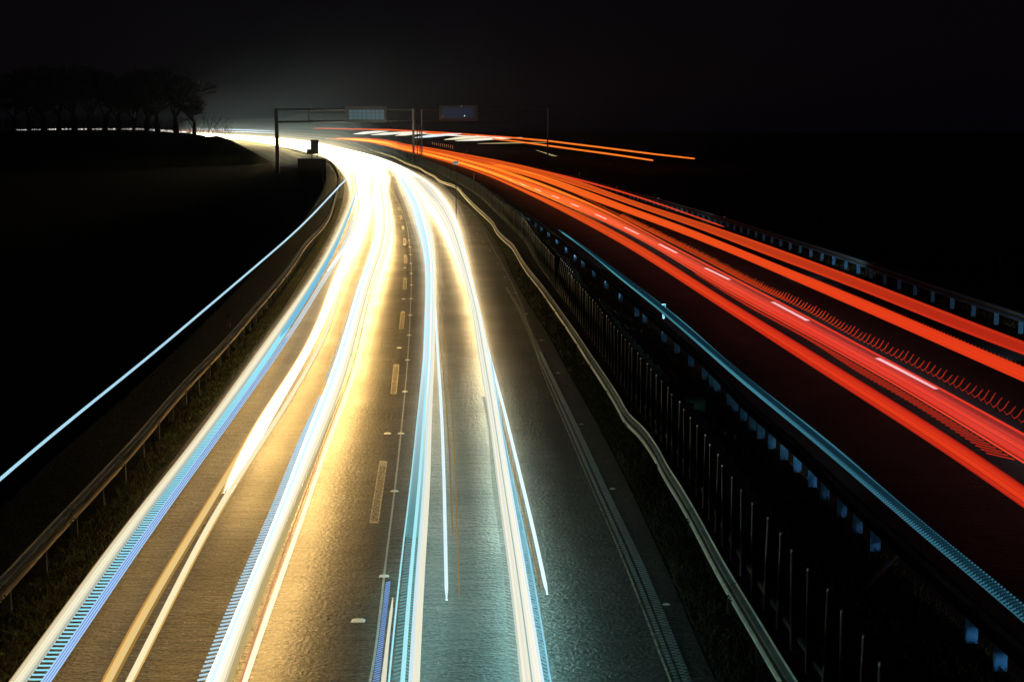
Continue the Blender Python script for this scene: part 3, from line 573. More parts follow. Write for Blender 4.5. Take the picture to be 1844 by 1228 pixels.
GRt = curve([(1500, 1320), (1437.6, 1228), (1364.5, 1110), (1300, 1004), (1262, 935), (1230, 880), (1202, 836), (1180, 797), (1158, 768), (1133, 744), (1117, 717), (1100, 690), (1060.6, 632), (1034.5, 593), (1002, 547.6), (972.6, 508), (955, 487), (940, 466), (930, 449), (924, 440), (910, 428), (898, 416), (886, 397), (876.5, 388), (850, 364), (835, 349), (821, 335), (812, 331), (800, 327.7), (780, 315), (768, 309.5), (755, 301.5), (740, 296), (716, 285.5), (709, 282), (691.5, 276.5), (675, 272), (659, 265), (634.5, 257.5), (610, 253), (561, 247), (501, 241.6)], .75)
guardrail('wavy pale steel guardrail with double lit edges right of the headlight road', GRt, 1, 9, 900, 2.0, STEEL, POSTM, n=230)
GF = curve([(2000, 622), (1844, 566), (1648.6, 502), (1510, 455), (1400, 421.5), (1344, 404), (1240, 373), (1189.6, 359), (1110, 338), (1043, 319.5), (986, 306.5), (900, 288), (850, 278.5), (800, 269), (740, 260), (680, 252)], .75)
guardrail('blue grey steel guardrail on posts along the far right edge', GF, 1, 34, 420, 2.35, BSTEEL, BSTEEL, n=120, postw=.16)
bases = [(1824, 1262), (1765, 1208), (1715, 1158), (1551, 992), (1520, 960), (1491, 932), (1464, 900), (1439, 877), (1415, 850), (1394, 828), (1374, 808), (1354, 790), (1337, 775), (1321, 758), (1304, 740), (1290, 730), (1276, 705), (1262, 696), (1250, 683), (1227, 660), (1206, 637), (1184, 615), (1151, 583), (1135, 570), (1107, 543), (1080, 520), (1059, 500), (1042, 482), (1028, 470), (1012, 456), (995, 441), (983, 428), (969, 418), (957, 410), (945, 400), (935, 392), (925, 385), (915, 378), (905, 372), (895, 365), (885, 358)]
GM = curve([(x, y) for x, y in bases[::4]]+[(850, 336), (790, 305), (730, 283)], 0)
ysb = [unproj(x, y).y for x, y in bases]
PROFM = [(o, z-.02) for o, z in PROF]
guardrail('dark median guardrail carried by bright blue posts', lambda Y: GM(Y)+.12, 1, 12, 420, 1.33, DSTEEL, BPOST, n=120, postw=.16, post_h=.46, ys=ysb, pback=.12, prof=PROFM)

# ------------------------------------------------------------------ slatted anti-glare screen on the median
FT = curve([(1700, 1345), (1594, 1200), (1522, 1103), (1461, 1027), (1407, 963), (1362, 910), (1308, 842), (1267.5, 780), (1233, 735), (1190.5, 682.7), (1136, 622.6), (1103, 582), (1041, 510), (997, 461), (960, 418), (948, 400), (899, 359), (875, 340), (850, 323.5), (821.5, 310.6), (784, 294), (745, 280), (719, 270.5), (690, 262.5), (664, 257), (630, 252.5)], 1.4)
root = empty('anti_glare_screen', (FT(12), 12, 0)); tag(root, 'dark slatted anti-glare screen standing behind the wavy guardrail', 'screen')
proto = None; rest = MB(); Y = 12.0; i = 0
while Y < 560:
    X = FT(Y); off = Vector((X-FT(12), Y-12, gz(Y))); rz = .16+random.uniform(-.06, .06)
    if i < 99:
        if proto is None:
            m = MB(); m.box((.13, 0, .70), (.30, .03, 1.36)); m.box((-.022, -.004, .70), (.012, .045, 1.38), 0, 1)
            proto = m.build('blade', [BLADE, BLADE2], root); o = proto
            cap = MB(); cap.bar((-.022, -.004, 1.385), (-.022, -.004, 1.42), .013); cap.build('blade_pin', WHITE, o)
        else: o = copy_tree(proto, root)
        o.location = off; o.rotation_euler = (random.uniform(-.015, .015), random.uniform(-.02, .02) if not 57 < Y < 63 else .16, rz)
    else:
        rest.box((off.x+.13, off.y, off.z+.70), (.30, .03, 1.36+random.uniform(-.05, .05)), rz, m=random.choice((0, 1, 2)))  # mixed tones put uneven light on the far blades into their colour
        rest.box((off.x-.022, off.y, off.z+.70), (.03, .045, 1.38), rz, m=1)
    i += 1; Y += .82 if Y < 300 else 2.2
tag(rest.build('far_blades', [BLADE, BLADE2, DSTEEL], root), kind='stuff')
m = MB(); rings = []
for Y in ysamp(12, 560, 120):
    X = FT(Y)-FT(12)+.1; rings.append([(X-.03, Y-12, gz(Y)+.12), (X+.03, Y-12, gz(Y)+.12), (X+.03, Y-12, gz(Y)+.2), (X-.03, Y-12, gz(Y)+.2)])
m.sweep(rings); m.build('base_rail', DSTEEL, root)

# ------------------------------------------------------------------ road markings
def linestrip(name, label, f, wd, y0, y1, z, m, n=120, cat='road marking', group=None):
    mb = MB(); rows = []
    for Y in ysamp(y0, y1, n):
        X = f(Y); rows.append([(X-wd/2, Y, z+gz(Y)), (X+wd/2, Y, z+gz(Y))])
    mb.sweep(rows, close=False); return tag(mb.build(name, m), label, cat, group)
STL = curve([(642, 1330), (666, 1228), (696, 1000), (711, 880), (724, 760), (731.5, 680), (739, 560), (740.6, 500), (737.5, 440), (731, 400), (711, 354), (696, 330), (676, 310)], .006)
linestrip('thin_line', 'thin pale continuous line strung with small cross studs left of the right lane', STL, .035, 10, 260, .006, LINE)
def ribbed(label, f1, f2, y0, y1, step, m):
    mb = MB(); Y = y0
    while Y < y1:
        a, b = f1(Y), f2(Y); k = max(3, int(abs(b-a)/.075)) if Y < 45 else 1; wd = (b-a)/k
        for j in range(k):
            mb.box((a+wd*(j+.5)+(.02 if j % 2 else 0), Y+(step*.35 if j % 2 else 0), .008+gz(Y)), (abs(wd)*(.72 if k > 1 else 1), step*.45 if k > 1 else step*.8, .010))
        Y += step*(1 if Y < 45 else 3)
    return tag(mb.build('edge_line', m), label, 'road marking')
rumL = [(1215, 1228), (1124, 1000), (1071, 880), (1019, 760), (984, 680), (958, 620), (933, 560), (905, 510)]; rumR = [(1248, 1228), (1153, 1000), (1095, 880), (1038, 760), (998, 680), (969, 620), (940, 560), (908, 510)]
ribbed('grey studded profile edge line between dark asphalt and the wavy guardrail', curve(rumL), curve(rumR), 10, 64, .11, RIBS)
tu = [(1950, 1178), (1844, 1089), (1648, 929), (1498.6, 800), (1335, 671.6), (1208, 561), (1117, 492), (1060, 450), (1005, 412)]
tlw = [(1950, 1212), (1844, 1120), (1648, 953), (1474, 803), (1335, 688), (1200, 570), (1110, 497), (1055, 451), (1003, 413)]
rc = empty('light_trail', (7, 30, .5)); tag(rc, 'flickering cyan light trail with woven dot pattern beside the dark median guardrail', 'light trail')
ta, tb = curve(tlw, .5), curve(tu, .5); mb = MB(); Y = 13.0
while Y < 92:
    a, b = ta(Y), tb(Y); near = True; k = 5 if Y < 50 else 3; st = .115*max(1, Y/38)
    for j in range(k):
        xx = a+(b-a)*(j+.5)/k; hw = (b-a)/k*(.36 if near else .5); c = mul(lerp((.10, .42, .62), (.12, .55, .62), (Y-25)/40), (.46*min(1, .5+(Y-13)/40) if near else .48)*(1+max(0, min(.5, (Y-45)/60))))
        mb.bar((xx-hw, Y+j*.045, .5), (xx+hw, Y+j*.045+.05, .5), .017 if near else .05, n=4, c=c)
    Y += st
tag(local(mb, tuple(rc.location)).build('flicker_pattern', [GLW, BEAM], rc), kind='stuff')
trail('', tlw, [(x+3, y-1.5) for x, y in tlw], [(.3, .5, (.07, .28, .34), .35)], z=.49, y0=13, y1=95, root=rc, boost=False, names='edge_strand')
trail('', tlw, tu, [(.5, 1.0, (.010, .05, .08), .4)], z=.47, y0=13, y1=95, root=rc, boost=False)
st = None
# fine worn line
el = curve([(880, 430), (933, 530), (984, 680), (1019, 760), (1071, 880), (1124, 1000), (1215, 1228)])
linestrip('edge_marking', 'fine worn line along the left side of the grey profile edge line', lambda Y: el(Y)-.05, .03, 10, 100, .005, OLDLINE)
# ground-off old lane dashes
OD = curve([(655, 1100), (671, 960), (689, 840), (708, 714), (714, 658), (722.5, 594), (726, 560), (729, 517), (730, 496), (730, 452), (728, 425), (724, 400), (718, 375), (708, 350)])
for k in range(9):
    Y0 = 24.9+12.75*k; Y1 = Y0+4.9; mb = MB()
    for a, b, s, e, z in ((-.075, .075, Y0, Y1, .004), (-.085, -.06, Y0, Y1, .007), (.06, .085, Y0, Y1, .007), (-.06, .06, Y0, Y0+.12, .007), (-.06, .06, Y1-.45, Y1, .007)):
        mb.add([(OD(s)+a, s, z), (OD(s)+b, s, z), (OD(e)+b, e, z), (OD(e)+a, e, z)], [(0, 1, 2, 3)], 0 if z < .005 else 1)
    ords = ['nearest', 'second nearest', 'third nearest', 'fourth nearest', 'fifth nearest', 'sixth nearest', 'seventh nearest', 'second farthest', 'farthest']
    tag(mb.build('old_lane_dash', [PATCHY, OLDLINE]), 'worn outlined lane dash left of the thin line, %s to the camera' % ords[k], 'road marking', 'worn lane dashes')
# white dashes of the right carriageway
DS = [((1580, 645), (1688, 701)), ((1391, 544), (1455, 578)), ((1270, 483), (1314, 504)), ((1187, 440), (1219, 456)), ((1125, 410), (1150, 422)), ((1072, 386), (1092, 395)), ((1028, 367), (1043, 373)), ((994, 352.5), (1007, 357.5)), ((963, 340), (974, 345)), ((937, 331), (947, 335)), ((912, 322), (922, 325.5))]
DASHP = mat('fresh_lane_paint', (.80, .74, .76), .5)
for k, (p, q) in enumerate(DS):
    a, b = unproj(*p), unproj(*q); mb = MB(); wv = .085
    mb.add([(a.x-wv, a.y, .007), (a.x+wv, a.y, .007), (b.x+wv, b.y, .007), (b.x-wv, b.y, .007)], [(0, 1, 2, 3)])
    ords = ['nearest', 'second nearest', 'third nearest', 'fourth nearest', 'fifth nearest', 'sixth nearest', 'seventh nearest', 'eighth nearest', 'ninth nearest', 'second farthest', 'farthest']
    tag(mb.build('lane_dash', DASHP), 'bright lane dash seen through the red trails, %s to the camera' % ords[k], 'road marking', 'lane dashes of the right carriageway')
# studs
def stud(loc, big=1.0):
    r = empty('road_stud', loc)
    m = MB(); s = big
    m.add([(-.10*s, -.06*s, 0), (.10*s, -.06*s, 0), (.10*s, .06*s, 0), (-.10*s, .06*s, 0), (-.06*s, -.03*s, .03*s), (.06*s, -.03*s, .03*s), (.06*s, .03*s, .03*s), (-.06*s, .03*s, .03*s)],
          [(0, 1, 5, 4), (1, 2, 6, 5), (2, 3, 7, 6), (3, 0, 4, 7), (4, 5, 6, 7)])
    m.build('stud_body', WHITE, r)
    m = MB(); m.box((0, 0, .034*s), (.05*s, .03*s, .012*s)); m.build('reflector', STEEL, r)
    return r
st = stud((0, 0, 0)); first = True
def place_stud(loc, s, label, group):
    global first
    o = st if first else copy_tree(st); first = False
    o.location = loc; o.scale = (s, s, s); tag(o, label, 'road stud', group)
for k in range(14):
    Y = 21.8+5.38*k; place_stud((STL(Y), Y, .008), .8 if k < 6 else .9, 'small white cross stud on the thin studded line', 'studs on the thin line')
big = [(645, 1118), (698, 781), (719, 627), (727, 539), (729, 483), (728, 441), (725, 411)]
nm = ['nearest, large lone white stud in the left lane', 'below the second lane dash', 'between the second and third lane dash', 'between the third and fourth lane dash', 'fifth from the camera', 'sixth from the camera', 'farthest from the camera']
for k, (x, y) in enumerate(big):
    p = unproj(x, y); place_stud((p.x, p.y, .003), 1.0 if k == 0 else .85, 'lane stud in the row of worn dashes, '+nm[k].replace(', large lone white stud in the left lane', ', standing alone in the lane'), 'studs in the worn dash row')
for x, y in [(1200, 1088), (1103, 880), (1047, 764), (1005, 672), (975, 613), (948, 565), (928, 528), (910, 499), (897, 475), (882, 452), (870, 436), (858, 421), (850, 408), (842, 397), (833, 387)]:
    p = unproj(x, y); place_stud((p.x, p.y, .0), .55, 'tiny glinting stud at the verge right of the headlight road', 'glinting studs by the median verge')
for x, y in [(566, 486), (577, 466), (588, 447), (597, 430), (604, 412), (611, 392), (617, 373)]:
    p = unproj(x, y); place_stud((p.x, p.y, .0), .6, 'tiny glinting stud along the left verge', 'glinting studs by the left verge')

# ------------------------------------------------------------------ verge grass
def grass(name, label, fa, fb, y0, y1, n, hh, stray=.0):
    mb = MB()
    for i in range(n):
        u = random.random(); Y = y0*(y1/y0)**u; t = random.random()
        if random.random() < .6: t = (round(t*5)+random.gauss(0, .25))/5
        t = min(1, max(0, t)); X = fa(Y)+(fb(Y)-fa(Y))*t; Y += random.gauss(0, .1)
        h = hh*random.uniform(.3, 1.2); a = random.uniform(0, math.pi); lx, ly = random.gauss(0, h*.7), random.gauss(0, h*.7); wv = .006+.0004*Y
        z = gz(Y)-.01
        mb.add([(X-wv*math.cos(a), Y-wv*math.sin(a), z), (X+wv*math.cos(a), Y+wv*math.sin(a), z), (X+lx, Y+ly, z+h)], [(0, 1, 2)])
    return tag(mb.build(name, GRASS), label, 'grass', kind='stuff')
GLg = curve([(-140, 1240), (0, 1110), (230, 860), (391, 670), (500, 540), (560, 455), (602, 385), (609, 345)])
grass('verge_grass', 'dark short grass between the left guardrail and the headlight road', GLg, lambda Y: L_LEFT(Y)-.1, 13, 150, 26000, .10)
grass('median_grass', 'dark scruffy grass between the road edge and the wavy guardrail', lambda Y: L_RIGHT(Y)+.05, lambda Y: GRt(Y)+.3, 13, 150, 26000, .09)
grass('inner_median_grass', 'dark grass between the slatted screen and the blue posts', lambda Y: FT(Y)+.4, lambda Y: GM(Y)+.3, 12, 160, 26000, .13)
grass('right_verge_grass', 'dark grass below the far right guardrail', lambda Y: R_RIGHT(Y)+.15, lambda Y: R_RIGHT(Y)+2.2, 36, 170, 12000, .14)

# ------------------------------------------------------------------ gantries and signs
GD = 335.0
def gpost(mb, x, y0, y1, Y, wpx, zb):
    a = at(x, y0, Y); r = wpx*Y/F/2
    mb.box((a.x, Y, (a.z+zb)/2), (2*r, 2*r, a.z-zb))
def gantry(label, posts, chords, struts, loc):
    root = empty('sign_gantry', loc); tag(root, label, 'gantry', 'sign gantries'); lo = tuple(loc)
    for x, y, wpx, zb, D, m_ in posts:
        mb = MB(); gpost(mb, x, y, 0, D, wpx, zb); mb.box((at(x, y, D).x, D, zb+.15), (1.0, 1.0, .3)); local(mb, lo).build('gantry_post', m_, root)
    for (x0, y0, D0), (x1, y1, D1), wpx in chords:
        mb = MB(); a, b = at(x0, y0, D0), at(x1, y1, D1); r = wpx*D0/F/2
        mb.bar(a, b, r, n=8)
        for t in (.245, .02): 
            q = a.lerp(b, t); mb.bar(q-(b-a).normalized()*.12, q+(b-a).normalized()*.12, r*1.7, n=8)
        local(mb, lo).build('gantry_chord', GANTRY, root)
    for x, ya, yb, D in struts:
        mb = MB(); mb.bar(at(x, ya, D), at(x, yb, D), 2.6*D/F/2, n=6); local(mb, lo).build('gantry_strut', GANTRY, root)
    return root, lo
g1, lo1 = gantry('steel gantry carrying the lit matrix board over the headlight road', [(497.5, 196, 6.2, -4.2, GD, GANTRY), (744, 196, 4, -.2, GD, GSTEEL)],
    [((500, 197.5, GD), (744, 197, GD), 3.6), ((500, 220, GD), (744, 217, GD), 3.6)], [(556, 196, 221, GD)], (at(497.5, 196, GD).x, GD, -4.2))
def board(root, lo, x0, y0, x1, y1, D, ins, facemat, cols, rows):
    a, b = at(x0, y1, D), at(x1, y0, D); mb = MB(); cx, cz = (a.x+b.x)/2, (a.z+b.z)/2; W, Hh = b.x-a.x, b.z-a.z
    mb.box((cx, D-.5, cz), (W, .7, Hh)); o = local(mb, lo).build('board_housing', DSTEEL, root)
    a, b = at(ins[0], ins[3], D), at(ins[2], ins[1], D); cx, cz = (a.x+b.x)/2, (a.z+b.z)/2; W, Hh = b.x-a.x, b.z-a.z
    f = MB(); cw, ch = W/cols, Hh/rows
    for i in range(cols):
        for j in range(rows):
            f.box((cx-W/2+cw*(i+.5), D-.87, cz-Hh/2+ch*(j+.5)), (cw*.88, .04, ch*.86))
    local(f, lo).build('matrix_face', facemat, o); return o
MATR = mat('matrix_glass', (.05, .10, .14), .4, emis=(.22, .50, .78), es=.07)
MATB = mat('sign_blue', (.01, .04, .12), .6, emis=(.02, .14, .50), es=.035)  # faint blue emission put into the board face
board(g1, lo1, 622.5, 191.5, 697, 221, GD, (629, 198, 692.5, 216), MATR, 8, 3)
g2, lo2 = gantry('dim gantry with faintly glowing dark blue board over the tail light road', [(759, 197, 2.4, -.2, GD+6, GSTEEL), (986.5, 196, 2.6, -2.2, GD+6, GSTEEL)],
    [((757, 198, GD+6), (986, 197, GD+6), 1.6), ((757, 218, GD+6), (986, 216, GD+6), 1.6)], [(927, 196, 215, GD+6), (857, 197, 217, GD+6)], (at(759, 197, GD+6).x, GD+6, -.2))
board(g2, lo2, 791, 190, 860, 217, GD+6, (797, 194, 854, 213), MATB, 6, 3)
def lamp(label, x, y, Y, r, c, g, cat='signal lamp'):
    p = at(x, y, Y); bm = bmesh.new(); bmesh.ops.create_icosphere(bm, subdivisions=2, radius=r*Y/F)
    me = bpy.data.meshes.new('signal_lamp'); bm.to_mesh(me); bm.free()
    m = mat('lamp_glass_'+label.split()[0], (0, 0, 0), emis=c, es=g); me.materials.append(m); o = bpy.data.objects.new('signal_lamp', me); col.objects.link(o); o.location = p; tag(o, label, cat)
lamp('white pinpoint lamp above the dark blue gantry board', 831, 191.5, GD+4, .8, (1, 1, 1), .8)
lamp('greenish white pinpoint lamp on the dark blue gantry board', 836.5, 209, GD+4, 1.1, (.7, 1, .9), 1.5)
lamp('red pinpoint lamp at the left of the dark blue gantry board', 797, 209.5, GD+4, .9, (1, .1, .08), .8)
# mast cluster beside the median post
for k, (x, yt, yb) in enumerate(((751, 232, 262), (756, 233, 264))):
    D = 350; mb = MB(); a = at(x, yt, D); mb.bar((a.x, D, -.3), (a.x, D, a.z), .13, n=6); mb.box((a.x, D, a.z-.2), (.5, .3, .4))
    o = mb.build('slim_mast', GANTRY); tag(o, 'slim dark mast right of the lit median post, %s' % ('left one' if k == 0 else 'right one'), 'mast', 'masts in the median')
def panel_sign(label, x0, y0, x1, y1, D, legs, zb, name='road_sign'):
    a, b = at(x0, y1, D), at(x1, y0, D); root = empty(name, ((a.x+b.x)/2, D, zb)); tag(root, label, 'road sign'); lo = tuple(root.location)
    mb = MB(); mb.box(((a.x+b.x)/2, D, (a.z+b.z)/2), (b.x-a.x, .08, b.z-a.z)); local(mb, lo).build('sign_panel', SIGNB, root)
    fr = MB()
    for k in range(3): fr.box(((a.x+b.x)/2, D-.07, a.z+(b.z-a.z)*(.2+.3*k)), (b.x-a.x-.1, .05, .08))
    local(fr, lo).build('stiffener', SIGNB, root)
    for lx in legs:
        p = at(lx, y1, D); m = MB(); m.box((p.x, D+.1, (zb+b.z)/2), (.13, .10, b.z-zb)); local(m, lo).build('sign_leg', GANTRY, root)
panel_sign('dark rectangular sign seen from behind on two posts left of the bend', 537, 286, 587, 320, 200, (541.5, 582.5), -3.0)
panel_sign('tall narrow sign silhouette in front of the glare of the bend', 559.5, 252, 573.5, 273, 300, (562, 572), -.4)
panel_sign('low wide sign silhouette under the tall narrow one in the glare', 552.5, 268.5, 574, 278, 298, (560.5, 572), -.4)
# tall conifer silhouette in the glare
# kilometre sign with its number
D = 110; p = at(820.5, 293.5, D); root = empty('kilometre_sign', (p.x, D, 0)); tag(root, 'small white kilometre sign reading 897 above the slatted screen', 'road sign'); lo = tuple(root.location)
mb = MB(); mb.box((p.x, D, p.z), (.46, .02, .27)); local(mb, lo).build('sign_plate', WHITE, root)
mb = MB(); mb.bar((p.x+.02, D+.03, 0), (p.x+.02, D+.03, p.z), .035, n=8); local(mb, lo).build('sign_pole', GANTRY, root)
tx = bpy.data.curves.new('sign_digits', 'FONT'); tx.body = '897'; tx.size = .27; tx.align_x = 'CENTER'; tx.align_y = 'CENTER'; tx.extrude = .004
to = bpy.data.objects.new('tmp', tx); col.objects.link(to); dg = bpy.context.evaluated_depsgraph_get(); me = bpy.data.meshes.new_from_object(to.evaluated_get(dg)); bpy.data.objects.remove(to)
me.materials.clear(); me.materials.append(BLACKP); o = bpy.data.objects.new('sign_digits', me); col.objects.link(o); o.parent = root; o.location = (0, -.016, p.z); o.rotation_euler = (math.pi/2, 0, 0)
# delineators
def delineator(label, x, yb, yt, m, band=None, lean=0, group='roadside delineator posts'):
    b = unproj(x, yb); Hh = (yb-yt)*(b.y/F); root = empty('delineator_post', b); tag(root, label, 'delineator', group); root.rotation_euler.y = lean
    mb = MB(); mb.box((0, 0, Hh*.27), (.10, .05, Hh*.54)); mb.box((0, 0, Hh*.77), (.15, .06, Hh*.42)); mb.add([(-.075, -.03, Hh*.98), (.075, -.03, Hh*.98), (.075, .03, Hh*.98), (-.075, .03, Hh*.98), (-.04, 0, Hh), (.06, 0, Hh)], [(0, 1, 5, 4), (1, 2, 5), (2, 3, 4, 5), (3, 0, 4)])
    mb.build('post_body', m, root)
    mb = MB(); mb.box((0, -.036, Hh*.75), (.06, .012, Hh*.18)); mb.build('reflector', band or BLACKP, root)
CYMAT = mat('cyan_lit_plastic', (.25, .65, .75), .5)
delineator('blue delineator post standing on the cyan edge line', 1195, 574, 546, CYMAT)
delineator('brownish delineator post behind the left guardrail', 413, 590, 566, SIGNB, lean=-.1)
delineator('small white delineator above the right guardrail below the pale yellow streak', 1043, 326, 311, WHITE)
delineator('small white delineator left of the lit railing above the red bands', 840.5, 281, 272, WHITE)
delineator('faint white delineator beside the top of the slatted screen', 853.5, 326, 313, WHITE)
for k, (x, y) in enumerate(((986.5, 307), (1110, 338), (1188, 358), (1300, 392))):
    Y = unproj(x, y, .75).y; X = GF(Y); mb = MB(); mb.box((0, 0, .05), (.12, .06, .10)); mb.box((0, -.035, .05), (.07, .012, .06)); o = mb.build('rail_reflector', WHITE); o.location = (X, Y, .752)
    tag(o, 'tiny pale reflector on top of the far guardrail, %s' % ('at the lone lit post', 'second from the lone post', 'third from the lone post', 'nearest to the camera')[k], 'reflector', 'reflectors on the far guardrail')
# lit railing beyond the tail-light road
root = empty('culvert_railing', at(797, 262, 380)); lo = tuple(root.location); tag(root, 'short railing of pale lit bars beyond the red bands', 'railing')
for k in range(11):
    x = 779+k*3.6; y = 256.5+k*.55; a, b = at(x, y, 380), at(x, y+4+k*.25, 380); mb = MB(); mb.box(((a.x+b.x)/2, 380, (a.z+b.z)/2), (.13, .1, a.z-b.z)); local(mb, lo).build('railing_bar', WHITE, root)
mb = MB(); mb.bar(at(778, 257, 380.1), at(817, 262, 380.1), .05, n=6); mb.bar(at(778, 261, 380.1), at(817, 268, 380.1), .05, n=6); local(mb, lo).build('handrail', GANTRY, root)
# concrete shaft and lying pole in the median
p = unproj(1258, 742); mb = MB(); mb.box((p.x-.02, p.y, .17), (.34, .3, .34)); mb.box((p.x-.16, p.y, .33), (.62, .34, .06)); tag(mb.build('drain_shaft', CONC), 'dim teal concrete shaft in the grass between screen and blue posts', 'drain shaft')
a, b = unproj(1555, 1062), unproj(1618, 1018); mb = MB(); mb.bar((a.x, a.y, .03), (b.x, b.y, .22), .05, n=8, r2=.04); tag(mb.build('lying_pole', CONC), 'short dim pole lying slanted in the median grass near the camera', 'pole')
# wildlife fence on the right
root = empty('wildlife_fence', (24, 60, -1.6)); tag(root, 'barely visible wire fence on thin posts beyond the right guardrail', 'fence')
FP = [(1745-300+k*40, 400-(5-k)*2, 500) for k in range(0)]
for k in range(40):
    Y = 55+k*5.5; X = R_RIGHT(Y)+12; mb = MB(); mb.bar((X-24, Y-60, -.7), (X-24, Y-60, 1.9), .05, n=5); mb.build('fence_post', GANTRY, root)
mb = MB()
for z in (.2, .7, 1.2, 1.7): 
    for k in range(39):
        Y = 55+k*5.5; mb.bar((R_RIGHT(Y)+12-24, Y-60, z), (R_RIGHT(Y+5.5)+12-24, Y-54.5, z), .008, n=3)
mb.build('fence_wire', GANTRY, root)

# ------------------------------------------------------------------ bare trees
def tree(label, x, yb, yt, D, lean=0, spread=1.0, depth=6, seed=1, group='bare trees at the left', wide=1.2):
    rnd = random.Random(seed); base = at(x, yb, D); Ht = (yb-yt)*D/F
    root = empty('bare_tree', base); tag(root, label, 'tree', group)
    tr = MB(); cr = MB()
    def grow(p, d, L, r, lev):
        mbx = tr if lev == 0 else cr
        segs = 3 if lev < 2 else 2
        for s in range(segs):
            q = p+d*L/segs; r2 = r*(.86 if lev else .85); mbx.bar(p, q, r, n=6 if lev == 0 else (4 if lev < 3 else 3), r2=r2); p, r = q, r2
            j = .04 if lev == 0 else .13; d = (d+Vector((rnd.gauss(0, j), rnd.gauss(0, j), rnd.uniform(0, .16)))).normalized()
            if lev > 0 and lev < depth and rnd.random() < .75:
                dd = (d+Vector((rnd.gauss(0, .65), rnd.gauss(0, .65), rnd.uniform(-.1, .3)))*spread).normalized(); grow(p, dd, L*rnd.uniform(.45, .68), r*.55, lev+1)
        if lev < depth:
            for _ in range(4 if lev == 0 else 3 if lev < 4 else 2):
                dd = (d+Vector((rnd.gauss(0, .55), rnd.gauss(0, .55), rnd.uniform(-.1, .25)))*spread).normalized(); grow(p, dd, L*rnd.uniform(.6, .8), max(r*.66, .035), lev+1)
    grow(Vector((0, 0, -.5)), Vector((lean, 0, 1)).normalized(), Ht*.13, Ht*.016, 0)
    top = max(v[2] for v in cr.v); k = Ht/top; cr.v = [(a*k*wide, b*k*wide, c*k) for a, b, c in cr.v]; tr.v = [(a*k*wide, b*k*wide, c*k) for a, b, c in tr.v]
    tr.build('trunk', BARK, root); cr.build('crown', BARK, root)
T = [('tallest bare tree with round crown right of the tree row', 318, 247, 116, 470, 0, 1.1, 6),
     ('leaning bare tree with wide crown just right of the tallest one', 348, 248, 150, 460, .12, 1.2, 6),
     ('bare tree standing close left of the tallest one', 285, 246, 122, 480, -.05, 1.0, 6),
     ('slim bare tree with feathery crown in the middle of the row', 240, 245, 150, 500, .05, .9, 6),
     ('broad bare tree in the dark middle of the row', 190, 245, 128, 510, 0, 1.2, 6),
     ('wide bare tree left of the broad dark one', 135, 245, 118, 520, 0, 1.2, 6),
     ('bare tree with flat crown second from the left end', 80, 245, 124, 520, 0, 1.2, 6),
     ('bare tree at the left end of the picture', 25, 245, 135, 520, 0, 1.2, 6),
     ('lower bare tree between the slim feathery and the broad dark one', 215, 246, 148, 505, .03, 1.2, 5),
     ('lower bare tree between the broad dark and the wide one', 162, 246, 138, 530, -.03, 1.2, 5),
     ('rounded bare tree between the wide and the flat-crowned one', 106, 246, 128, 515, .02, 1.3, 5),
     ('smaller bare tree between the two leftmost trees', 52, 246, 140, 512, .02, 1.2, 5),
     ('upright bare tree between the slim feathery one and the tall pair', 264, 246, 138, 490, 0, 1.1, 5)]
for i, t in enumerate(T): tree(*t, seed=11+i)
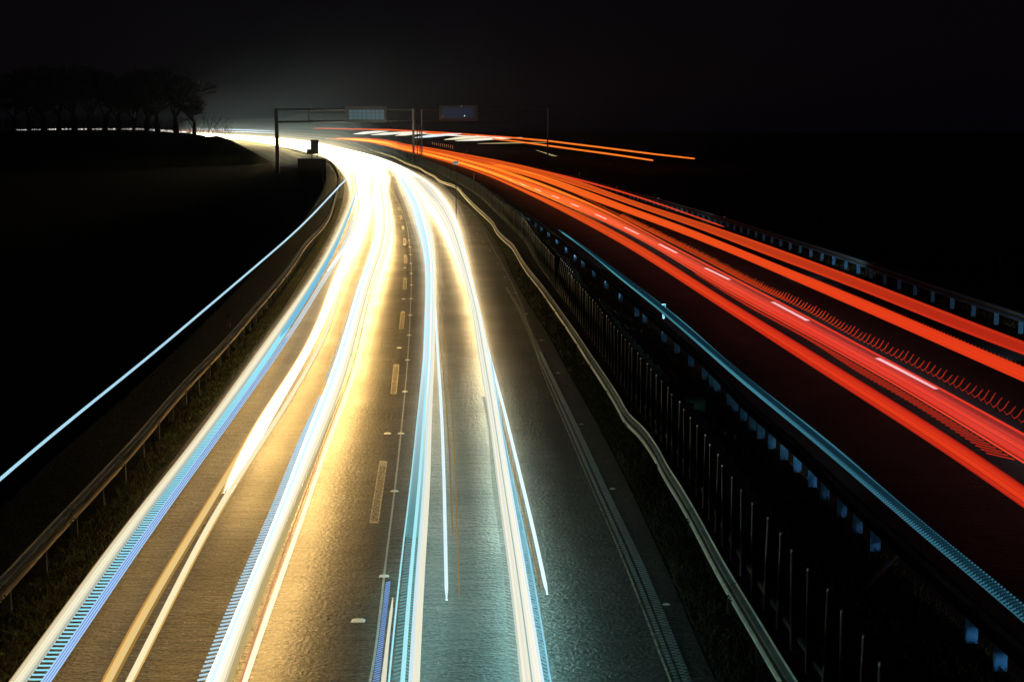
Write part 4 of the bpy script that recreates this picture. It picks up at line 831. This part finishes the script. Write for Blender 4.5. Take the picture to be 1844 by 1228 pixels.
# shrubs and a low bank at the foot of the trees
def shrub(label, x, yb, yt, D, wpx, seed):
    rnd = random.Random(seed); base = at(x, yb, D); h = (yb-yt)*D/F; wv = wpx*D/F/2; mb = MB()
    for i in range(int(wpx*(1.1 if x > 285 else 2.4))):
        p = Vector((rnd.gauss(0, wv*.4), rnd.gauss(0, wv*.3), -.4)); d = Vector((rnd.gauss(0, .35), rnd.gauss(0, .35), 1)).normalized(); L = h*rnd.uniform(.35, 1)*max(.3, 1-(p.x/wv)**2*.8)
        q = p+d*L*.6; mb.bar(p, q, .03, n=3); 
        for _ in range(3): mb.bar(q, q+(d+Vector((rnd.gauss(0, .5), rnd.gauss(0, .5), 0))).normalized()*L*.4, .02, n=3)
    o = mb.build('bare_shrub', BARK); o.location = base; tag(o, label, 'shrub', 'shrubs under the trees')
for i, (x, w_, yb, yt, lab) in enumerate(((20, 80, 248, 200, 'at the left end'), (75, 80, 248, 190, 'below the flat crowned tree'), (130, 80, 248, 196, 'under the wide tree'), (180, 80, 248, 186, 'under the broad dark tree'), (225, 70, 248, 196, 'below the slim feathery tree'), (268, 60, 248, 200, 'between the slim tree and the tallest pair'), (305, 60, 248, 206, 'at the foot of the tallest tree'), (345, 60, 250, 196, 'under the leaning tree'), (378, 60, 252, 190, 'with tall twigs next to the leaning tree'), (404, 36, 253, 206, 'last and lowest against the glare'))):
    shrub('leafless shrub thicket '+lab, x, yb, yt, 440+i*4, w_, 50+i)
# bank that hides the foot of the far trails at the left
mb = MB(); rows = []
for i in range(58):
    x = -200+i*16; yt = 238+(max(0, x-300)/100)**1.2*9+max(0, x-405)*.42; p = at(x, yt, 440)
    rows.append([(p.x, 425, -4), (p.x, 433, p.z-1.2+random.uniform(-.5, .5)), (p.x, 440, p.z+random.uniform(-.35, .35)), (p.x, 450, p.z-1), (p.x, 470, -4)])
mb.sweep(rows, close=False); tag(mb.build('hills', FIELD, smooth=True), kind='structure')

# ------------------------------------------------------------------ haze
hm = bpy.data.materials.new('night_haze'); hm.use_nodes = True; n = hm.node_tree; n.nodes.clear()
o = n.nodes.new('ShaderNodeOutputMaterial'); v = n.nodes.new('ShaderNodeVolumePrincipled'); v.inputs['Density'].default_value = HAZE; v.inputs['Color'].default_value = (.62, .82, 1.0, 1); v.inputs['Anisotropy'].default_value = .72
n.links.new(v.outputs[0], o.inputs['Volume'])
mb = MB(); mb.box((-300, 2990, 12), (11400, 6180, 37)); tag(mb.build('haze', hm), 'thin night haze over the road', 'haze', kind='stuff')
